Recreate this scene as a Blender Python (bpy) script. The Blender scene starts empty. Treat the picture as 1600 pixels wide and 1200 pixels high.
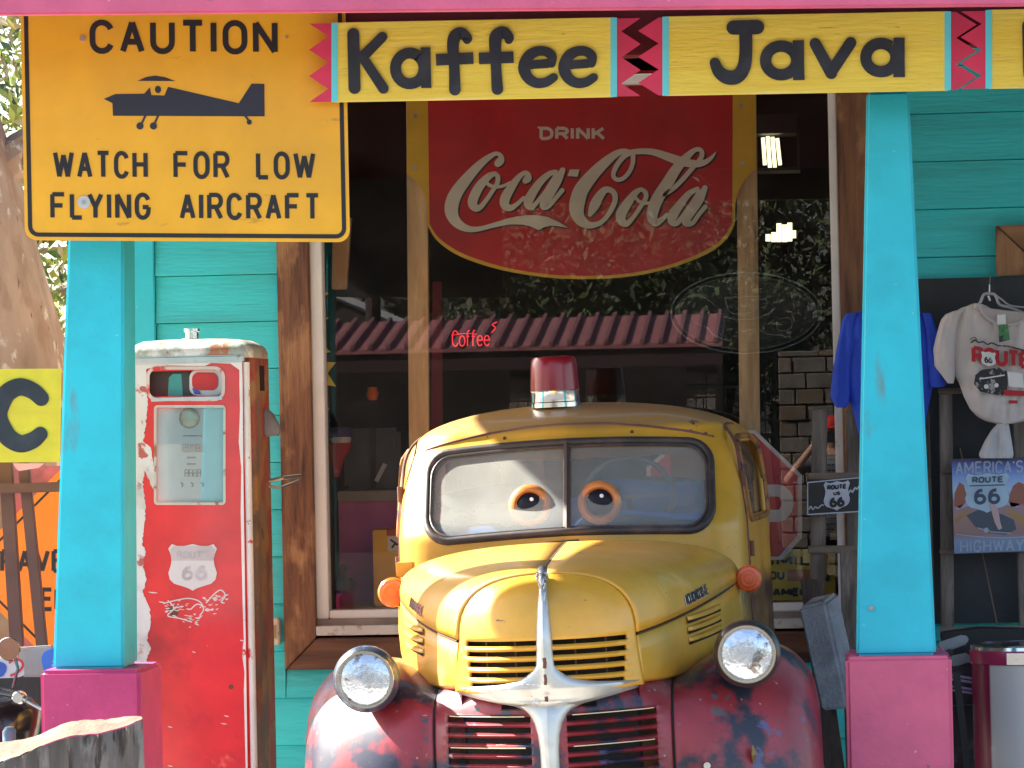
import bpy, bmesh, math, random
from math import sin, cos, radians, pi, sqrt
from mathutils import Vector, Matrix, noise as mnoise
random.seed(7)
SC = bpy.context.scene
COL = SC.collection

# ------------------------------------------------------------------ camera
YAW = math.atan(490.0 / 5400.0)          # the camera looks a little to the left of the wall's normal
CAM_POS = Vector((1.36, -15.0, 1.8))
FOC = 5400.0                      # focal length in pixels of a 1600 px wide picture
ROLL = radians(1.2)
PITCH = 60.0 / 5400.0
cam_data = bpy.data.cameras.new('camera')
cam_data.sensor_width = 36.0
cam_data.lens = FOC / 1600.0 * 36.0
cam_data.clip_start = 0.1
cam_data.clip_end = 2000.0
cam = bpy.data.objects.new('camera', cam_data)
COL.objects.link(cam)
_fw = Vector((0, cos(PITCH), sin(PITCH)))
_up = Vector((0, -sin(PITCH), cos(PITCH)))
_rt = Vector((1, 0, 0))
_r2 = _rt * cos(ROLL) - _up * sin(ROLL)
_u2 = _rt * sin(ROLL) + _up * cos(ROLL)
_rz = Matrix.Rotation(YAW, 3, 'Z')
_fw, _r2, _u2 = _rz @ _fw, _rz @ _r2, _rz @ _u2
cam.matrix_world = Matrix(((_r2.x, _u2.x, -_fw.x, CAM_POS.x), (_r2.y, _u2.y, -_fw.y, CAM_POS.y),
                           (_r2.z, _u2.z, -_fw.z, CAM_POS.z), (0, 0, 0, 1)))
SC.camera = cam

# ------------------------------------------------------------------ light
SUN_DIR = Vector((-0.775, 0.30, 0.64)).normalized()      # towards the sun
world = bpy.data.worlds.new('World')
SC.world = world
world.use_nodes = True
wn = world.node_tree
wn.nodes.clear()
sky = wn.nodes.new('ShaderNodeTexSky')
sky.sky_type = 'NISHITA'
sky.sun_disc = False
sky.sun_elevation = math.asin(SUN_DIR.z)
sky.sun_rotation = math.atan2(SUN_DIR.x, SUN_DIR.y)
sky.air_density = 1.0
sky.dust_density = 2.5
bg = wn.nodes.new('ShaderNodeBackground')
bg.inputs['Strength'].default_value = 0.075
wo = wn.nodes.new('ShaderNodeOutputWorld')
wn.links.new(sky.outputs[0], bg.inputs[0])
wn.links.new(bg.outputs[0], wo.inputs[0])
sl = bpy.data.lights.new('sun', 'SUN')
sl.energy = 5.0
sl.angle = radians(0.5)
sl.color = (1.0, 0.94, 0.84)
so = bpy.data.objects.new('sun', sl)
COL.objects.link(so)
so.rotation_euler = SUN_DIR.to_track_quat('Z', 'Y').to_euler()
so.location = (-6, -4, 9)
SC.view_settings.view_transform = 'Standard'
SC.view_settings.look = 'None'
SC.view_settings.gamma = 1.0
SC.view_settings.use_curve_mapping = False
SC.view_settings.exposure = 2.52

# ------------------------------------------------------------------ pixel -> place
def ray(px, py):
    u = (px - 800) / FOC
    v = (600 - py) / FOC
    a = u * cos(ROLL) + v * sin(ROLL)
    b = -u * sin(ROLL) + v * cos(ROLL)
    x, y = a, cos(PITCH) - b * sin(PITCH)
    return Vector((x * cos(YAW) - y * sin(YAW), x * sin(YAW) + y * cos(YAW), sin(PITCH) + b * cos(PITCH)))
def at(px, py, Y):
    d = ray(px, py)
    return CAM_POS + d * ((Y - CAM_POS.y) / d.y)
def plane(Y):
    """a mapping (px, py, lift) -> point on the upright plane at depth Y"""
    return lambda x, y, lift=0.0: at(x, y, Y - lift)
def mirror(px, py, Yv):
    """the place whose mirror image in the shop window stands at depth Yv"""
    v = at(px, py, Yv)
    return Vector((v.x, -v.y, v.z))

# ------------------------------------------------------------------ materials
MATS = {}
def mat(name, col, rough=0.6, metal=0.0, patches=(), bump=0.0, bscale=60, var=0.06, vscale=5.0, spec=0.5,
        stretch=(1, 1, 1), emit=None, coat=0.0, zband=()):
    """patches: (colour, scale, threshold, softness[, stretch]); zband: (colour, z, width, noise, sign)"""
    if name in MATS:
        return MATS[name]
    m = bpy.data.materials.new(name)
    m.use_nodes = True
    nt = m.node_tree
    n = nt.nodes
    L = nt.links.new
    b = n['Principled BSDF']
    b.inputs['Roughness'].default_value = rough
    b.inputs['Metallic'].default_value = metal
    b.inputs['Specular IOR Level'].default_value = spec
    b.inputs['Coat Weight'].default_value = coat
    b.inputs['Coat Roughness'].default_value = 0.12
    tc = n.new('ShaderNodeTexCoord')
    def noise(scale, detail=4, st=(1, 1, 1), off=0.0, rgh=0.55):
        mp = n.new('ShaderNodeMapping')
        mp.inputs['Scale'].default_value = st
        mp.inputs['Location'].default_value = (off, off * .7, off * 1.3)
        L(tc.outputs['Object'], mp.inputs[0])
        t = n.new('ShaderNodeTexNoise')
        t.inputs['Scale'].default_value = scale
        t.inputs['Detail'].default_value = detail
        t.inputs['Roughness'].default_value = rgh
        L(mp.outputs[0], t.inputs['Vector'])
        return t
    def mix(fac, a, c):
        x = n.new('ShaderNodeMix')
        x.data_type = 'RGBA'
        L(fac, x.inputs['Factor'])
        if isinstance(a, tuple):
            x.inputs[6].default_value = (*a, 1)
        else:
            L(a, x.inputs[6])
        if isinstance(c, tuple):
            x.inputs[7].default_value = (*c, 1)
        else:
            L(c, x.inputs[7])
        return x.outputs[2]
    nz = noise(vscale, 5, stretch)
    lo = tuple(max(0, c * (1 - 2.6 * var)) for c in col)
    hi = tuple(min(1, c * (1 + 2.6 * var)) for c in col)
    rp = n.new('ShaderNodeMapRange')
    rp.inputs['From Min'].default_value = 0.3
    rp.inputs['From Max'].default_value = 0.7
    L(nz.outputs[0], rp.inputs[0])
    out = mix(rp.outputs[0], lo, hi)
    def zmask(z, w, amp, sign, axis='Z', nscale=4):
        sp = n.new('ShaderNodeSeparateXYZ')
        L(tc.outputs['Object'], sp.inputs[0])
        q = noise(nscale, 4, off=z * 3)
        ma = n.new('ShaderNodeMath')
        ma.operation = 'MULTIPLY_ADD'
        L(q.outputs[0], ma.inputs[0])
        ma.inputs[1].default_value = amp
        L(sp.outputs[axis], ma.inputs[2])
        mr = n.new('ShaderNodeMapRange')
        c0 = z + amp * .5
        mr.inputs['From Min'].default_value = c0 - w * sign
        mr.inputs['From Max'].default_value = c0 + w * sign
        L(ma.outputs[0], mr.inputs[0])
        return mr.outputs[0]
    for zb in zband:
        out = mix(zmask(*zb[1:]), out, zb[0])
    for i, p in enumerate(patches):
        q = noise(p[1], 5, p[4] if len(p) > 4 else (1, 1, 1), 3.1 * (i + 1) + len(name), 0.6)
        mr = n.new('ShaderNodeMapRange')
        mr.inputs['From Min'].default_value = p[2]
        mr.inputs['From Max'].default_value = p[2] + p[3]
        L(q.outputs[0], mr.inputs[0])
        out = mix(mr.outputs[0], out, p[0])
    L(out, b.inputs['Base Color'])
    if bump:
        q = noise(bscale, 5, stretch)
        bp = n.new('ShaderNodeBump')
        bp.inputs['Strength'].default_value = bump
        bp.inputs['Distance'].default_value = 0.01
        L(q.outputs[0], bp.inputs['Height'])
        L(bp.outputs[0], b.inputs['Normal'])
    if emit:
        b.inputs['Emission Color'].default_value = (*emit[:3], 1)
        b.inputs['Emission Strength'].default_value = emit[3]
    MATS[name] = m
    return m

def film(name, dust=0.0, tint=(1, 1, 1), ior=1.5, gain=1.0, dustcol=(.6, .62, .62), rough=0.0, trans=None, dnoise=0.0):
    """one sheet of glass: Fresnel mirror over clear, with a share of pale dust"""
    m = bpy.data.materials.new(name)
    m.use_nodes = True
    n = m.node_tree.nodes
    L = m.node_tree.links.new
    n.clear()
    o = n.new('ShaderNodeOutputMaterial')
    tr = n.new('ShaderNodeBsdfTransparent')
    tr.inputs[0].default_value = (*(trans or tint), 1)
    gl = n.new('ShaderNodeBsdfGlossy')
    gl.inputs['Roughness'].default_value = rough
    fr = n.new('ShaderNodeFresnel')
    fr.inputs[0].default_value = ior
    mu = n.new('ShaderNodeMath')
    mu.operation = 'MULTIPLY'
    mu.inputs[1].default_value = gain
    mu.use_clamp = True
    L(fr.outputs[0], mu.inputs[0])
    mx = n.new('ShaderNodeMixShader')
    L(mu.outputs[0], mx.inputs[0])
    L(tr.outputs[0], mx.inputs[1])
    L(gl.outputs[0], mx.inputs[2])
    df = n.new('ShaderNodeBsdfDiffuse')
    df.inputs[0].default_value = (*dustcol, 1)
    m2 = n.new('ShaderNodeMixShader')
    m2.inputs[0].default_value = dust
    if dnoise:
        tc = n.new('ShaderNodeTexCoord')
        q = n.new('ShaderNodeTexNoise')
        q.inputs['Scale'].default_value = 5
        q.inputs['Detail'].default_value = 6
        L(tc.outputs['Object'], q.inputs[0])
        mr = n.new('ShaderNodeMapRange')
        mr.inputs['From Min'].default_value = .3
        mr.inputs['From Max'].default_value = .7
        mr.inputs['To Min'].default_value = dust * (1 - dnoise)
        mr.inputs['To Max'].default_value = dust * (1 + dnoise)
        L(q.outputs[0], mr.inputs[0])
        L(mr.outputs[0], m2.inputs[0])
    L(mx.outputs[0], m2.inputs[1])
    L(df.outputs[0], m2.inputs[2])
    L(m2.outputs[0], o.inputs[0])
    return m

def wood(name, a, b, scale=3.0, axis='Z', rough=0.75, bump=0.5, knots=True):
    if name in MATS:
        return MATS[name]
    st = {'X': (0.12, 1, 1), 'Y': (1, .12, 1), 'Z': (1, 1, 0.12)}[axis]
    m = mat(name, a, rough, patches=[(b, scale * 9, .42, .25, st), (tuple(c * .45 for c in b), scale * 3, .6, .12, tuple(s * 1.6 for s in st))],
            bump=bump, bscale=70, stretch=st, var=.12, vscale=scale * 6)
    return m

# ------------------------------------------------------------------ mesh building
class MB:
    def __init__(s):
        s.v = []
        s.f = []
        s.mi = []
    def add(s, vs, fs, mi=0):
        k = len(s.v)
        s.v += [Vector(p) for p in vs]
        s.f += [tuple(i + k for i in f) for f in fs]
        s.mi += [mi] * len(fs)
        return s
    def box(s, x0, x1, y0, y1, z0, z1, mi=0):
        vs = [(x0, y0, z0), (x1, y0, z0), (x1, y1, z0), (x0, y1, z0), (x0, y0, z1), (x1, y0, z1), (x1, y1, z1), (x0, y1, z1)]
        return s.add(vs, [(0, 3, 2, 1), (4, 5, 6, 7), (0, 1, 5, 4), (1, 2, 6, 5), (2, 3, 7, 6), (3, 0, 4, 7)], mi)
    def hexa(s, a, b, mi=0):
        """two quads (lists of 4 points), front a and back b"""
        return s.add(list(a) + list(b), [(0, 1, 2, 3), (7, 6, 5, 4), (0, 4, 5, 1), (1, 5, 6, 2), (2, 6, 7, 3), (3, 7, 4, 0)], mi)
    def bar(s, p, q, w, h=None, up=(0, 0, 1), mi=0):
        p = Vector(p); q = Vector(q)
        h = w if h is None else h
        d = (q - p).normalized()
        u = Vector(up)
        if abs(d.dot(u)) > .95:
            u = Vector((1, 0, 0))
        r = d.cross(u).normalized()
        u = r.cross(d).normalized()
        A = [p + r * (i * w / 2) + u * (j * h / 2) for i, j in ((-1, -1), (1, -1), (1, 1), (-1, 1))]
        B = [a + (q - p) for a in A]
        return s.hexa(A, B, mi)
    def grid(s, rows, mi=0, closed=False, skip=None):
        k = len(s.v)
        n = len(rows[0])
        for r in rows:
            s.v += [Vector(p) for p in r]
        for i in range(len(rows) - 1):
            for j in range(n if closed else n - 1):
                if skip and skip(i, j):
                    continue
                j2 = (j + 1) % n
                s.f.append((k + i * n + j, k + i * n + j2, k + (i + 1) * n + j2, k + (i + 1) * n + j))
                s.mi.append(mi)
        return s
    def ngon(s, pts, mi=0):
        k = len(s.v)
        s.v += [Vector(p) for p in pts]
        s.f.append(tuple(range(k, k + len(pts))))
        s.mi.append(mi)
        return s
    def tube(s, pts, r, n=8, closed=False, mi=0, caps=True, flat=1.0):
        pts = [Vector(p) for p in pts]
        rs = r if isinstance(r, (list, tuple)) else [r] * len(pts)
        rows = []
        N = len(pts)
        ref = None
        for i, p in enumerate(pts):
            a = pts[i - 1] if (i > 0 or closed) else p
            b = pts[(i + 1) % N] if (i < N - 1 or closed) else p
            d = (b - a).normalized()
            if ref is None:
                ref = Vector((0, 0, 1)) if abs(d.z) < .9 else Vector((0, 1, 0))
            e = ref - d * ref.dot(d)
            if e.length < 1e-5:
                e = Vector((1, 0, 0))
            e.normalize()
            ref = e
            g = d.cross(e)
            rows.append([p + (e * cos(2 * pi * k / n) + g * sin(2 * pi * k / n) * flat) * rs[i] for k in range(n)])
        if closed:
            rows.append(rows[0])
        s.grid(rows, mi, closed=True)
        if caps and not closed:
            s.ngon(rows[0][::-1], mi)
            s.ngon(rows[-1], mi)
        return s
    def lathe(s, c, prof, n=28, axis='Z', mi=0, cap0=True, cap1=True):
        """prof: (radius, height) pairs along axis"""
        c = Vector(c)
        rows = []
        for r, h in prof:
            ring = []
            for k in range(n):
                a = 2 * pi * k / n
                if axis == 'Z':
                    ring.append(c + Vector((r * cos(a), r * sin(a), h)))
                elif axis == 'Y':
                    ring.append(c + Vector((r * cos(a), h, r * sin(a))))
                else:
                    ring.append(c + Vector((h, r * cos(a), r * sin(a))))
            rows.append(ring)
        s.grid(rows, mi, closed=True)
        if cap0:
            s.ngon(rows[0], mi)
        if cap1:
            s.ngon(rows[-1][::-1], mi)
        return s
    def prism(s, front, back, mi=0):
        n = len(front)
        s.ngon(front, mi)
        s.ngon(back[::-1], mi)
        k = len(s.v)
        s.v += [Vector(p) for p in front] + [Vector(p) for p in back]
        for i in range(n):
            j = (i + 1) % n
            s.f.append((k + i, k + n + i, k + n + j, k + j))
            s.mi.append(mi)
        return s
    def build(s, name, mats, parent=None, smooth=False, bevel=0.0, local=False, fix=True, solid=0.0, segs=2, angle=40):
        me = bpy.data.meshes.new(name)
        o = bpy.data.objects.new(name, me)
        COL.objects.link(o)
        off = Vector((0, 0, 0))
        if parent is not None:
            o.parent = parent
            if not local:
                r = parent
                while r.parent:
                    r = r.parent
                off = r.location
        me.from_pydata([tuple(v - off) for v in s.v], [], s.f)
        for m in (mats if isinstance(mats, (list, tuple)) else [mats]):
            me.materials.append(m)
        for p, i in zip(me.polygons, s.mi):
            p.material_index = i
        bm = bmesh.new()
        bm.from_mesh(me)
        bmesh.ops.remove_doubles(bm, verts=bm.verts, dist=1e-5)
        if fix:
            bmesh.ops.recalc_face_normals(bm, faces=bm.faces)
        if bevel:
            es = [e for e in bm.edges if len(e.link_faces) == 2 and e.calc_face_angle(0) > radians(30)]
            bmesh.ops.bevel(bm, geom=es, offset=bevel, segments=segs, affect='EDGES', clamp_overlap=True)
        bm.to_mesh(me)
        bm.free()
        if smooth:
            for p in me.polygons:
                p.use_smooth = True
            try:
                me.set_sharp_from_angle(angle=radians(angle))
            except Exception:
                pass
        if solid:
            md = o.modifiers.new('thickness', 'SOLIDIFY')
            md.thickness = solid
            md.offset = -1
        return o

def tag(o, label=None, cat=None, group=None, kind=None):
    if label: o['label'] = label
    if cat: o['category'] = cat
    if group: o['group'] = group
    if kind: o['kind'] = kind
    return o
def thing(name, loc, label, cat, group=None, rot=(0, 0, 0)):
    o = bpy.data.objects.new(name, None)
    o.empty_display_size = 0.1
    COL.objects.link(o)
    o.location = loc
    o.rotation_euler = rot
    return tag(o, label, cat, group)
def lerp(a, b, t): return a + (b - a) * t
def curve(tab, x):
    if x <= tab[0][0]: return tab[0][1]
    for (a, b), (c, d) in zip(tab, tab[1:]):
        if x <= c:
            t = (x - a) / (c - a)
            return b + (d - b) * t
    return tab[-1][1]
def scurve(tab, x):
    """smooth (Catmull-Rom) table lookup"""
    if x <= tab[0][0]: return tab[0][1]
    if x >= tab[-1][0]: return tab[-1][1]
    for i in range(len(tab) - 1):
        if x <= tab[i + 1][0]:
            x0, y0 = tab[i]; x1, y1 = tab[i + 1]
            m0 = (y1 - tab[i - 1][1]) / (x1 - tab[i - 1][0]) if i > 0 else (y1 - y0) / (x1 - x0)
            m1 = (tab[i + 2][1] - y0) / (tab[i + 2][0] - x0) if i + 2 < len(tab) else (y1 - y0) / (x1 - x0)
            h = x1 - x0
            t = (x - x0) / h
            return ((2*t**3 - 3*t*t + 1) * y0 + (t**3 - 2*t*t + t) * h * m0 + (-2*t**3 + 3*t*t) * y1 + (t**3 - t*t) * h * m1)
def catmull(pts, k=6, closed=False):
    n = len(pts)
    out = []
    rng = range(n if closed else n - 1)
    for i in rng:
        p1 = pts[i]; p2 = pts[(i + 1) % n]
        p0 = pts[i - 1] if (i > 0 or closed) else p1
        p3 = pts[(i + 2) % n] if (i + 2 < n or closed) else p2
        for j in range(k):
            t = j / k
            out.append(tuple(.5 * (2*b + (c - a)*t + (2*a - 5*b + 4*c - d)*t*t + (3*b - a - 3*c + d)*t**3) for a, b, c, d in zip(p0, p1, p2, p3)))
    if not closed:
        out.append(tuple(pts[-1]))
    return out

# ------------------------------------------------------------------ brush strokes and lettering
def ribbon(mb, pts, w, mp, lev=0.0, thick=0.0, cap='flat', mi=0, closed=False, side_mi=None):
    """pts (x, y[, halfwidth]); mp(x, y, lift) -> point; a mitred band lev in front of the plane"""
    P = [(p[0], p[1], (p[2] if len(p) > 2 else w)) for p in pts]
    n = len(P)
    Lf, Rt = [], []
    for i in range(n):
        a = P[i - 1] if (i or closed) else P[i]
        b = P[(i + 1) % n] if (i < n - 1 or closed) else P[i]
        dx, dy = b[0] - a[0], b[1] - a[1]
        l = math.hypot(dx, dy) or 1
        nx, ny = -dy / l, dx / l
        Lf.append((P[i][0] + nx * P[i][2], P[i][1] + ny * P[i][2]))
        Rt.append((P[i][0] - nx * P[i][2], P[i][1] - ny * P[i][2]))
    if closed:
        Lf.append(Lf[0]); Rt.append(Rt[0])
    k0 = len(mb.v)
    mb.grid([[mp(*a, lev), mp(*b, lev)] for a, b in zip(Lf, Rt)], mi)
    out = list(Lf)
    caps = []
    if cap == 'round' and not closed:
        for e, (a, b) in ((1, (Lf[-1], Rt[-1])), (0, (Rt[0], Lf[0]))):
            cx, cy = (a[0] + b[0]) / 2, (a[1] + b[1]) / 2
            vx, vy = a[0] - cx, a[1] - cy
            arc = [(cx + vx * cos(t) + vy * sin(t), cy + vy * cos(t) - vx * sin(t)) for t in [pi * q / 8 for q in range(9)]]
            mb.ngon([mp(*q, lev) for q in arc], mi)
            caps.append(arc)
        loop = list(Lf) + caps[0][1:-1] + Rt[::-1] + caps[1][1:-1]
    else:
        loop = list(Lf) + Rt[::-1]
    if thick:
        sm = mi if side_mi is None else side_mi
        if closed:
            for S in (Lf, Rt):
                mb.grid([[mp(*q, lev) for q in S], [mp(*q, lev - thick) for q in S]], sm)
        else:
            lp = loop + [loop[0]]
            mb.grid([[mp(*q, lev) for q in lp], [mp(*q, lev - thick) for q in lp]], sm)
def poly(mb, pts, mp, lev=0.0, thick=0.0, mi=0):
    if thick:
        mb.prism([mp(*p, lev) for p in pts], [mp(*p, lev - thick) for p in pts], mi)
    else:
        mb.ngon([mp(*p, lev) for p in pts], mi)
def disc(mb, x, y, r, mp, lev=0.0, thick=0.0, ry=None, mi=0, n=20):
    poly(mb, [(x + r * cos(2*pi*k/n), y + (ry or r) * sin(2*pi*k/n)) for k in range(n)], mp, lev, thick, mi)
def arc(cx, cy, rx, ry, a0, a1, n=8):
    return [(cx + rx * cos(radians(lerp(a0, a1, t / n))), cy + ry * sin(radians(lerp(a0, a1, t / n)))) for t in range(n + 1)]
G = {
 'A': [[(0, 0), (.5, 1)], [(.5, 1), (1, 0)], [(.17, .33), (.83, .33)]],
 'B': [[(0, 0), (0, 1)], [(0, 1), (.6, 1)] + arc(.6, .76, .32, .24, 85, -90) + [(0, .52)], [(0, .5), (.62, .5)] + arc(.62, .25, .38, .25, 85, -90) + [(0, 0)]],
 'C': [arc(.5, .66, .5, .34, 20, 180) + arc(.5, .34, .5, .34, 180, 340)],
 'D': [[(0, 0), (0, 1)], [(0, 1), (.4, 1)] + arc(.42, .6, .58, .4, 88, 0) + arc(.42, .4, .58, .4, 0, -88) + [(.4, 0), (0, 0)]],
 'E': [[(0, 0), (0, 1)], [(0, 1), (.95, 1)], [(0, .53), (.85, .53)], [(0, 0), (.95, 0)]],
 'F': [[(0, 0), (0, 1)], [(0, 1), (1, 1)], [(0, .52), (.85, .52)]],
 'G': [arc(.5, .66, .5, .34, 20, 180) + arc(.5, .34, .5, .34, 180, 360) + [(1, .46)], [(.5, .46), (1, .46)]],
 'H': [[(0, 0), (0, 1)], [(1, 0), (1, 1)], [(0, .52), (1, .52)]],
 'I': [[(0, 0), (0, 1)]],
 'K': [[(0, 0), (0, 1)], [(0, .38), (.95, 1)], [(.35, .58), (1, 0)]],
 'L': [[(0, 0), (0, 1)], [(0, 0), (1, 0)]],
 'M': [[(0, 0), (0, 1)], [(0, 1), (.5, .25)], [(.5, .25), (1, 1)], [(1, 0), (1, 1)]],
 'N': [[(0, 0), (0, 1)], [(0, 1), (1, 0)], [(1, 0), (1, 1)]],
 'O': [arc(.5, .66, .5, .34, -4, 180, 12) + arc(.5, .34, .5, .34, 180, 360, 12) + [(1, .66)]],
 'P': [[(0, 0), (0, 1)], [(0, 1), (.55, 1)] + arc(.6, .74, .4, .26, 85, -90) + [(0, .48)]],
 'R': [[(0, 0), (0, 1)], [(0, 1), (.55, 1)] + arc(.6, .74, .4, .26, 85, -90) + [(0, .48)], [(.55, .48), (1, 0)]],
 'S': [arc(.5, .75, .47, .25, 20, 255) + arc(.5, .26, .5, .26, 75, -160)],
 'T': [[(.5, 0), (.5, 1)], [(0, 1), (1, 1)]],
 'U': [[(0, 1), (0, .34)] + arc(.5, .33, .5, .33, 180, 360, 10) + [(1, 1)]],
 'V': [[(0, 1), (.5, 0)], [(.5, 0), (1, 1)]],
 'W': [[(0, 1), (.25, 0)], [(.25, 0), (.5, .9)], [(.5, .9), (.75, 0)], [(.75, 0), (1, 1)]],
 'Y': [[(0, 1), (.5, .45)], [(1, 1), (.5, .45)], [(.5, .45), (.5, 0)]],
 '6': [arc(.5, .31, .5, .31, 90, 450, 14), [(.75, 1)] + arc(.62, .45, .62, .55, 100, 190, 8)],
 "'": [[(0, .8), (0, 1)]],
 'o': [arc(.5, .33, .5, .33, 0, 360, 14)],
 'f': [[(.3, 0), (.3, .75)] + arc(.65, .75, .35, .25, 180, 60, 5), [(0, .62), (.8, .62)]],
 'e': [[(.05, .36), (.95, .36)] + arc(.5, .33, .47, .33, 5, 320, 12)],
}
WID = {'I': .02, 'M': .8, 'W': .9, ' ': .42, "'": .02, 'L': .5, 'f': .45}
def word(mb, text, x0, y0, x1, y1, w, mp, lev=0.001, thick=0.0, gap=.3, slant=0.0, mi=0, cap='flat', dy=0.0, own=None):
    """own=(material, parent): every letter becomes an object of its own"""
    ws = [WID.get(c, .6) for c in text]
    tot = sum(ws) + gap * (len(text) - 1)
    sx = (x1 - x0 - 2 * w) / tot
    h = (y1 - y0) - 2 * w
    x = x0 + w
    k = 0
    for c, cw in zip(text, ws):
        if own:
            mb = MB()
        for st in G.get(c, ()):
            q = []
            for a, b in st:
                X = x + a * cw * sx
                q.append((X + slant * b * h, y1 - w - b * h + dy * (X - x0)))
            ribbon(mb, q, w, mp, lev + .00035 * (k % 4), thick, cap, mi)
            k += 1
        if own and mb.v:
            mb.build('letter', own[0], own[1])
        x += (cw + gap) * sx
# ================================================================== palette
TURQ = mat('turquoise_paint', (.022, .54, .65), .45, patches=[((.45, .62, .62), 42, .715, .02), ((.16, .22, .20), 5, .66, .10, (1, 1, .25)), ((.10, .13, .12), 70, .72, .03), ((.12, .42, .42), 14, .72, .08), ((.02, .40, .47), 3.0, .55, .3)], bump=.12, bscale=45, var=.03)
TURQ_W = mat('turquoise_siding_paint', (.045, .61, .66), .55, patches=[((.05, .42, .44), 4, .5, .3, (.25, 1, 3)), ((.03, .28, .28), 40, .64, .1, (.08, 1, 3)), ((.20, .16, .10), 9, .70, .06, (1, 1, .4))], bump=.35, bscale=70, stretch=(.12, 1, 1), var=.05)
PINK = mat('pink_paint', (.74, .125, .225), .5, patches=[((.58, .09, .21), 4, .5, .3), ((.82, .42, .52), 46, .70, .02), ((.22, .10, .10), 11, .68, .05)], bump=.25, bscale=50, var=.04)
PINK_DARK = mat('magenta_paint', (.50, .045, .16), .5, patches=[((.38, .03, .12), 5, .5, .3), ((.65, .25, .36), 46, .70, .02), ((.16, .06, .08), 10, .66, .06)], bump=.25, bscale=50, var=.05)  # darker copy of the pink: shade painted into the left pedestal
MAROON = mat('maroon_stain', (.16, .012, .018), .6, bump=.2, var=.1)
YEL = mat('board_yellow_paint', (.92, .70, .085), .5, patches=[((.78, .50, .03), 6, .5, .3, (.15, 1, 2)), ((.5, .34, .06), 26, .70, .03, (.2, 1, 2)), ((.9, .75, .3), 12, .62, .1, (.1, 1, 4))], bump=.4, bscale=60, stretch=(.15, 1, 1), var=.025)
RED = mat('crimson_paint', (.66, .035, .10), .5, bump=.1, var=.06)
CYAN = mat('pale_cyan_paint', (.13, .70, .78), .5, var=.03)
INK = mat('charcoal_blue_paint', (.018, .023, .034), .55, patches=[((.035, .04, .055), 9, .5, .2)], var=.1, bump=.1)
BLACK = mat('black_print', (.012, .012, .014), .5, var=.1)
WHITE_V = mat('white_vinyl', (.70, .70, .70), .4, patches=[((.5, .48, .44), 18, .62, .12)], var=.03)
SILL = mat('weathered_sill', (.55, .52, .50), .7, patches=[((.35, .28, .24), 25, .56, .1)], bump=.3)
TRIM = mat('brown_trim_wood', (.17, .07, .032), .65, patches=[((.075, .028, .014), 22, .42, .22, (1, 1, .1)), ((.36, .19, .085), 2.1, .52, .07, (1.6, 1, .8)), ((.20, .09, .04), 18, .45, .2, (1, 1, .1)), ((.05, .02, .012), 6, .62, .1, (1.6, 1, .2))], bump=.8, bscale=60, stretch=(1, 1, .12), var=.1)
TRIM_H = wood('brown_trim_wood_across', (.15, .06, .03), (.075, .028, .015), 2.2, 'X', .6)
STUD = wood('pale_pine', (.78, .50, .25), (.64, .37, .17), 2.4, 'Z', .7, .2)
GREYW = wood('weathered_grey_wood', (.20, .165, .14), (.10, .08, .07), 3.0, 'Z', .85, .7)
GREYW_X = wood('weathered_grey_wood_across', (.23, .18, .14), (.11, .08, .065), 3.0, 'X', .85, .7)
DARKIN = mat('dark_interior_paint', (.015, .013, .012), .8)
CHROME = mat('chrome', (.74, .75, .76), .14, 1.0, patches=[((.40, .34, .28), 16, .64, .1)], bump=.05, bscale=25, var=.05)
STEEL = mat('dull_steel', (.42, .42, .42), .38, .9, var=.1)
RUBBER = mat('old_black_rubber', (.035, .034, .036), .6, patches=[((.12, .09, .08), 12, .58, .12)], var=.1)
GAP_DARK = mat('dark_gap', (.008, .006, .005), .9)  # near black for seams, and for the shade painted into slots

# ================================================================== ground
GR = mat('pale_concrete', (.34, .32, .29), .9, patches=[((.24, .22, .2), 1.2, .5, .2), ((.16, .15, .14), 6, .66, .08)], bump=.3, var=.06)
ASPH = mat('asphalt', (.07, .068, .066), .9, patches=[((.10, .095, .09), .8, .5, .2)], bump=.4, bscale=90, var=.08)
SOIL = mat('dry_soil', (.26, .20, .14), .95, patches=[((.13, .13, .06), .6, .5, .15)], bump=.4, var=.1)
tag(MB().box(-400, 400, -400, 400, -.3, 0).build('ground', SOIL), kind='structure')
tag(MB().box(-60, 60, -70, -6.0, .004, .010).build('road', ASPH), kind='structure')
tag(MB().box(-5.5, 6, -5.8, 0.0, .004, .10).build('pavement', GR, bevel=.012), kind='structure')

# ================================================================== clapboard wall with its boards
wall = thing('clapboard_wall', (0, 0, .1), 'turquoise clapboard shop wall of overlapping boards around the big window', 'wall')
WX0, WX1 = at(210, 600, -.04).x, 5.6                                      # left corner of the building, right end
z_line = at(335, 430, 0).z
PITCHB = 74.3 / 360.0
TL, TR = at(437, 600, -.04).x, at(1402, 600, -.04).x       # outer edges of the brown trim
TB, TT = at(560, 1045, -.04).z, 3.42
def board(x0, x1, z0, z1):
    t = random.uniform(-.0015, .0015)
    mb = MB()
    y0, y1 = -.034 + t, -.012
    mb.hexa([(x0, y0, z0), (x1, y0, z0), (x1, y1, z1), (x0, y1, z1)], [(x0, .0, z0), (x1, .0, z0), (x1, .0, z1), (x0, .0, z1)])
    return mb.build('siding_board', TURQ_W, wall, bevel=.002, segs=1)
nlow = int((z_line - .12) / PITCHB)
for i in range(-nlow, 7):
    z0 = z_line + i * PITCHB
    z1 = z0 + PITCHB - .0025
    if z0 > 3.45: break
    if z1 < TB or z0 > TT:
        board(WX0 + .10, WX1, z0, z1)
    else:
        board(WX0 + .10, TL - .002, z0, z1)
        board(TR + .002, WX1, z0, z1)
        if z0 < TB - .01:
            board(TL, TR, z0, TB - .001)
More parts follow.
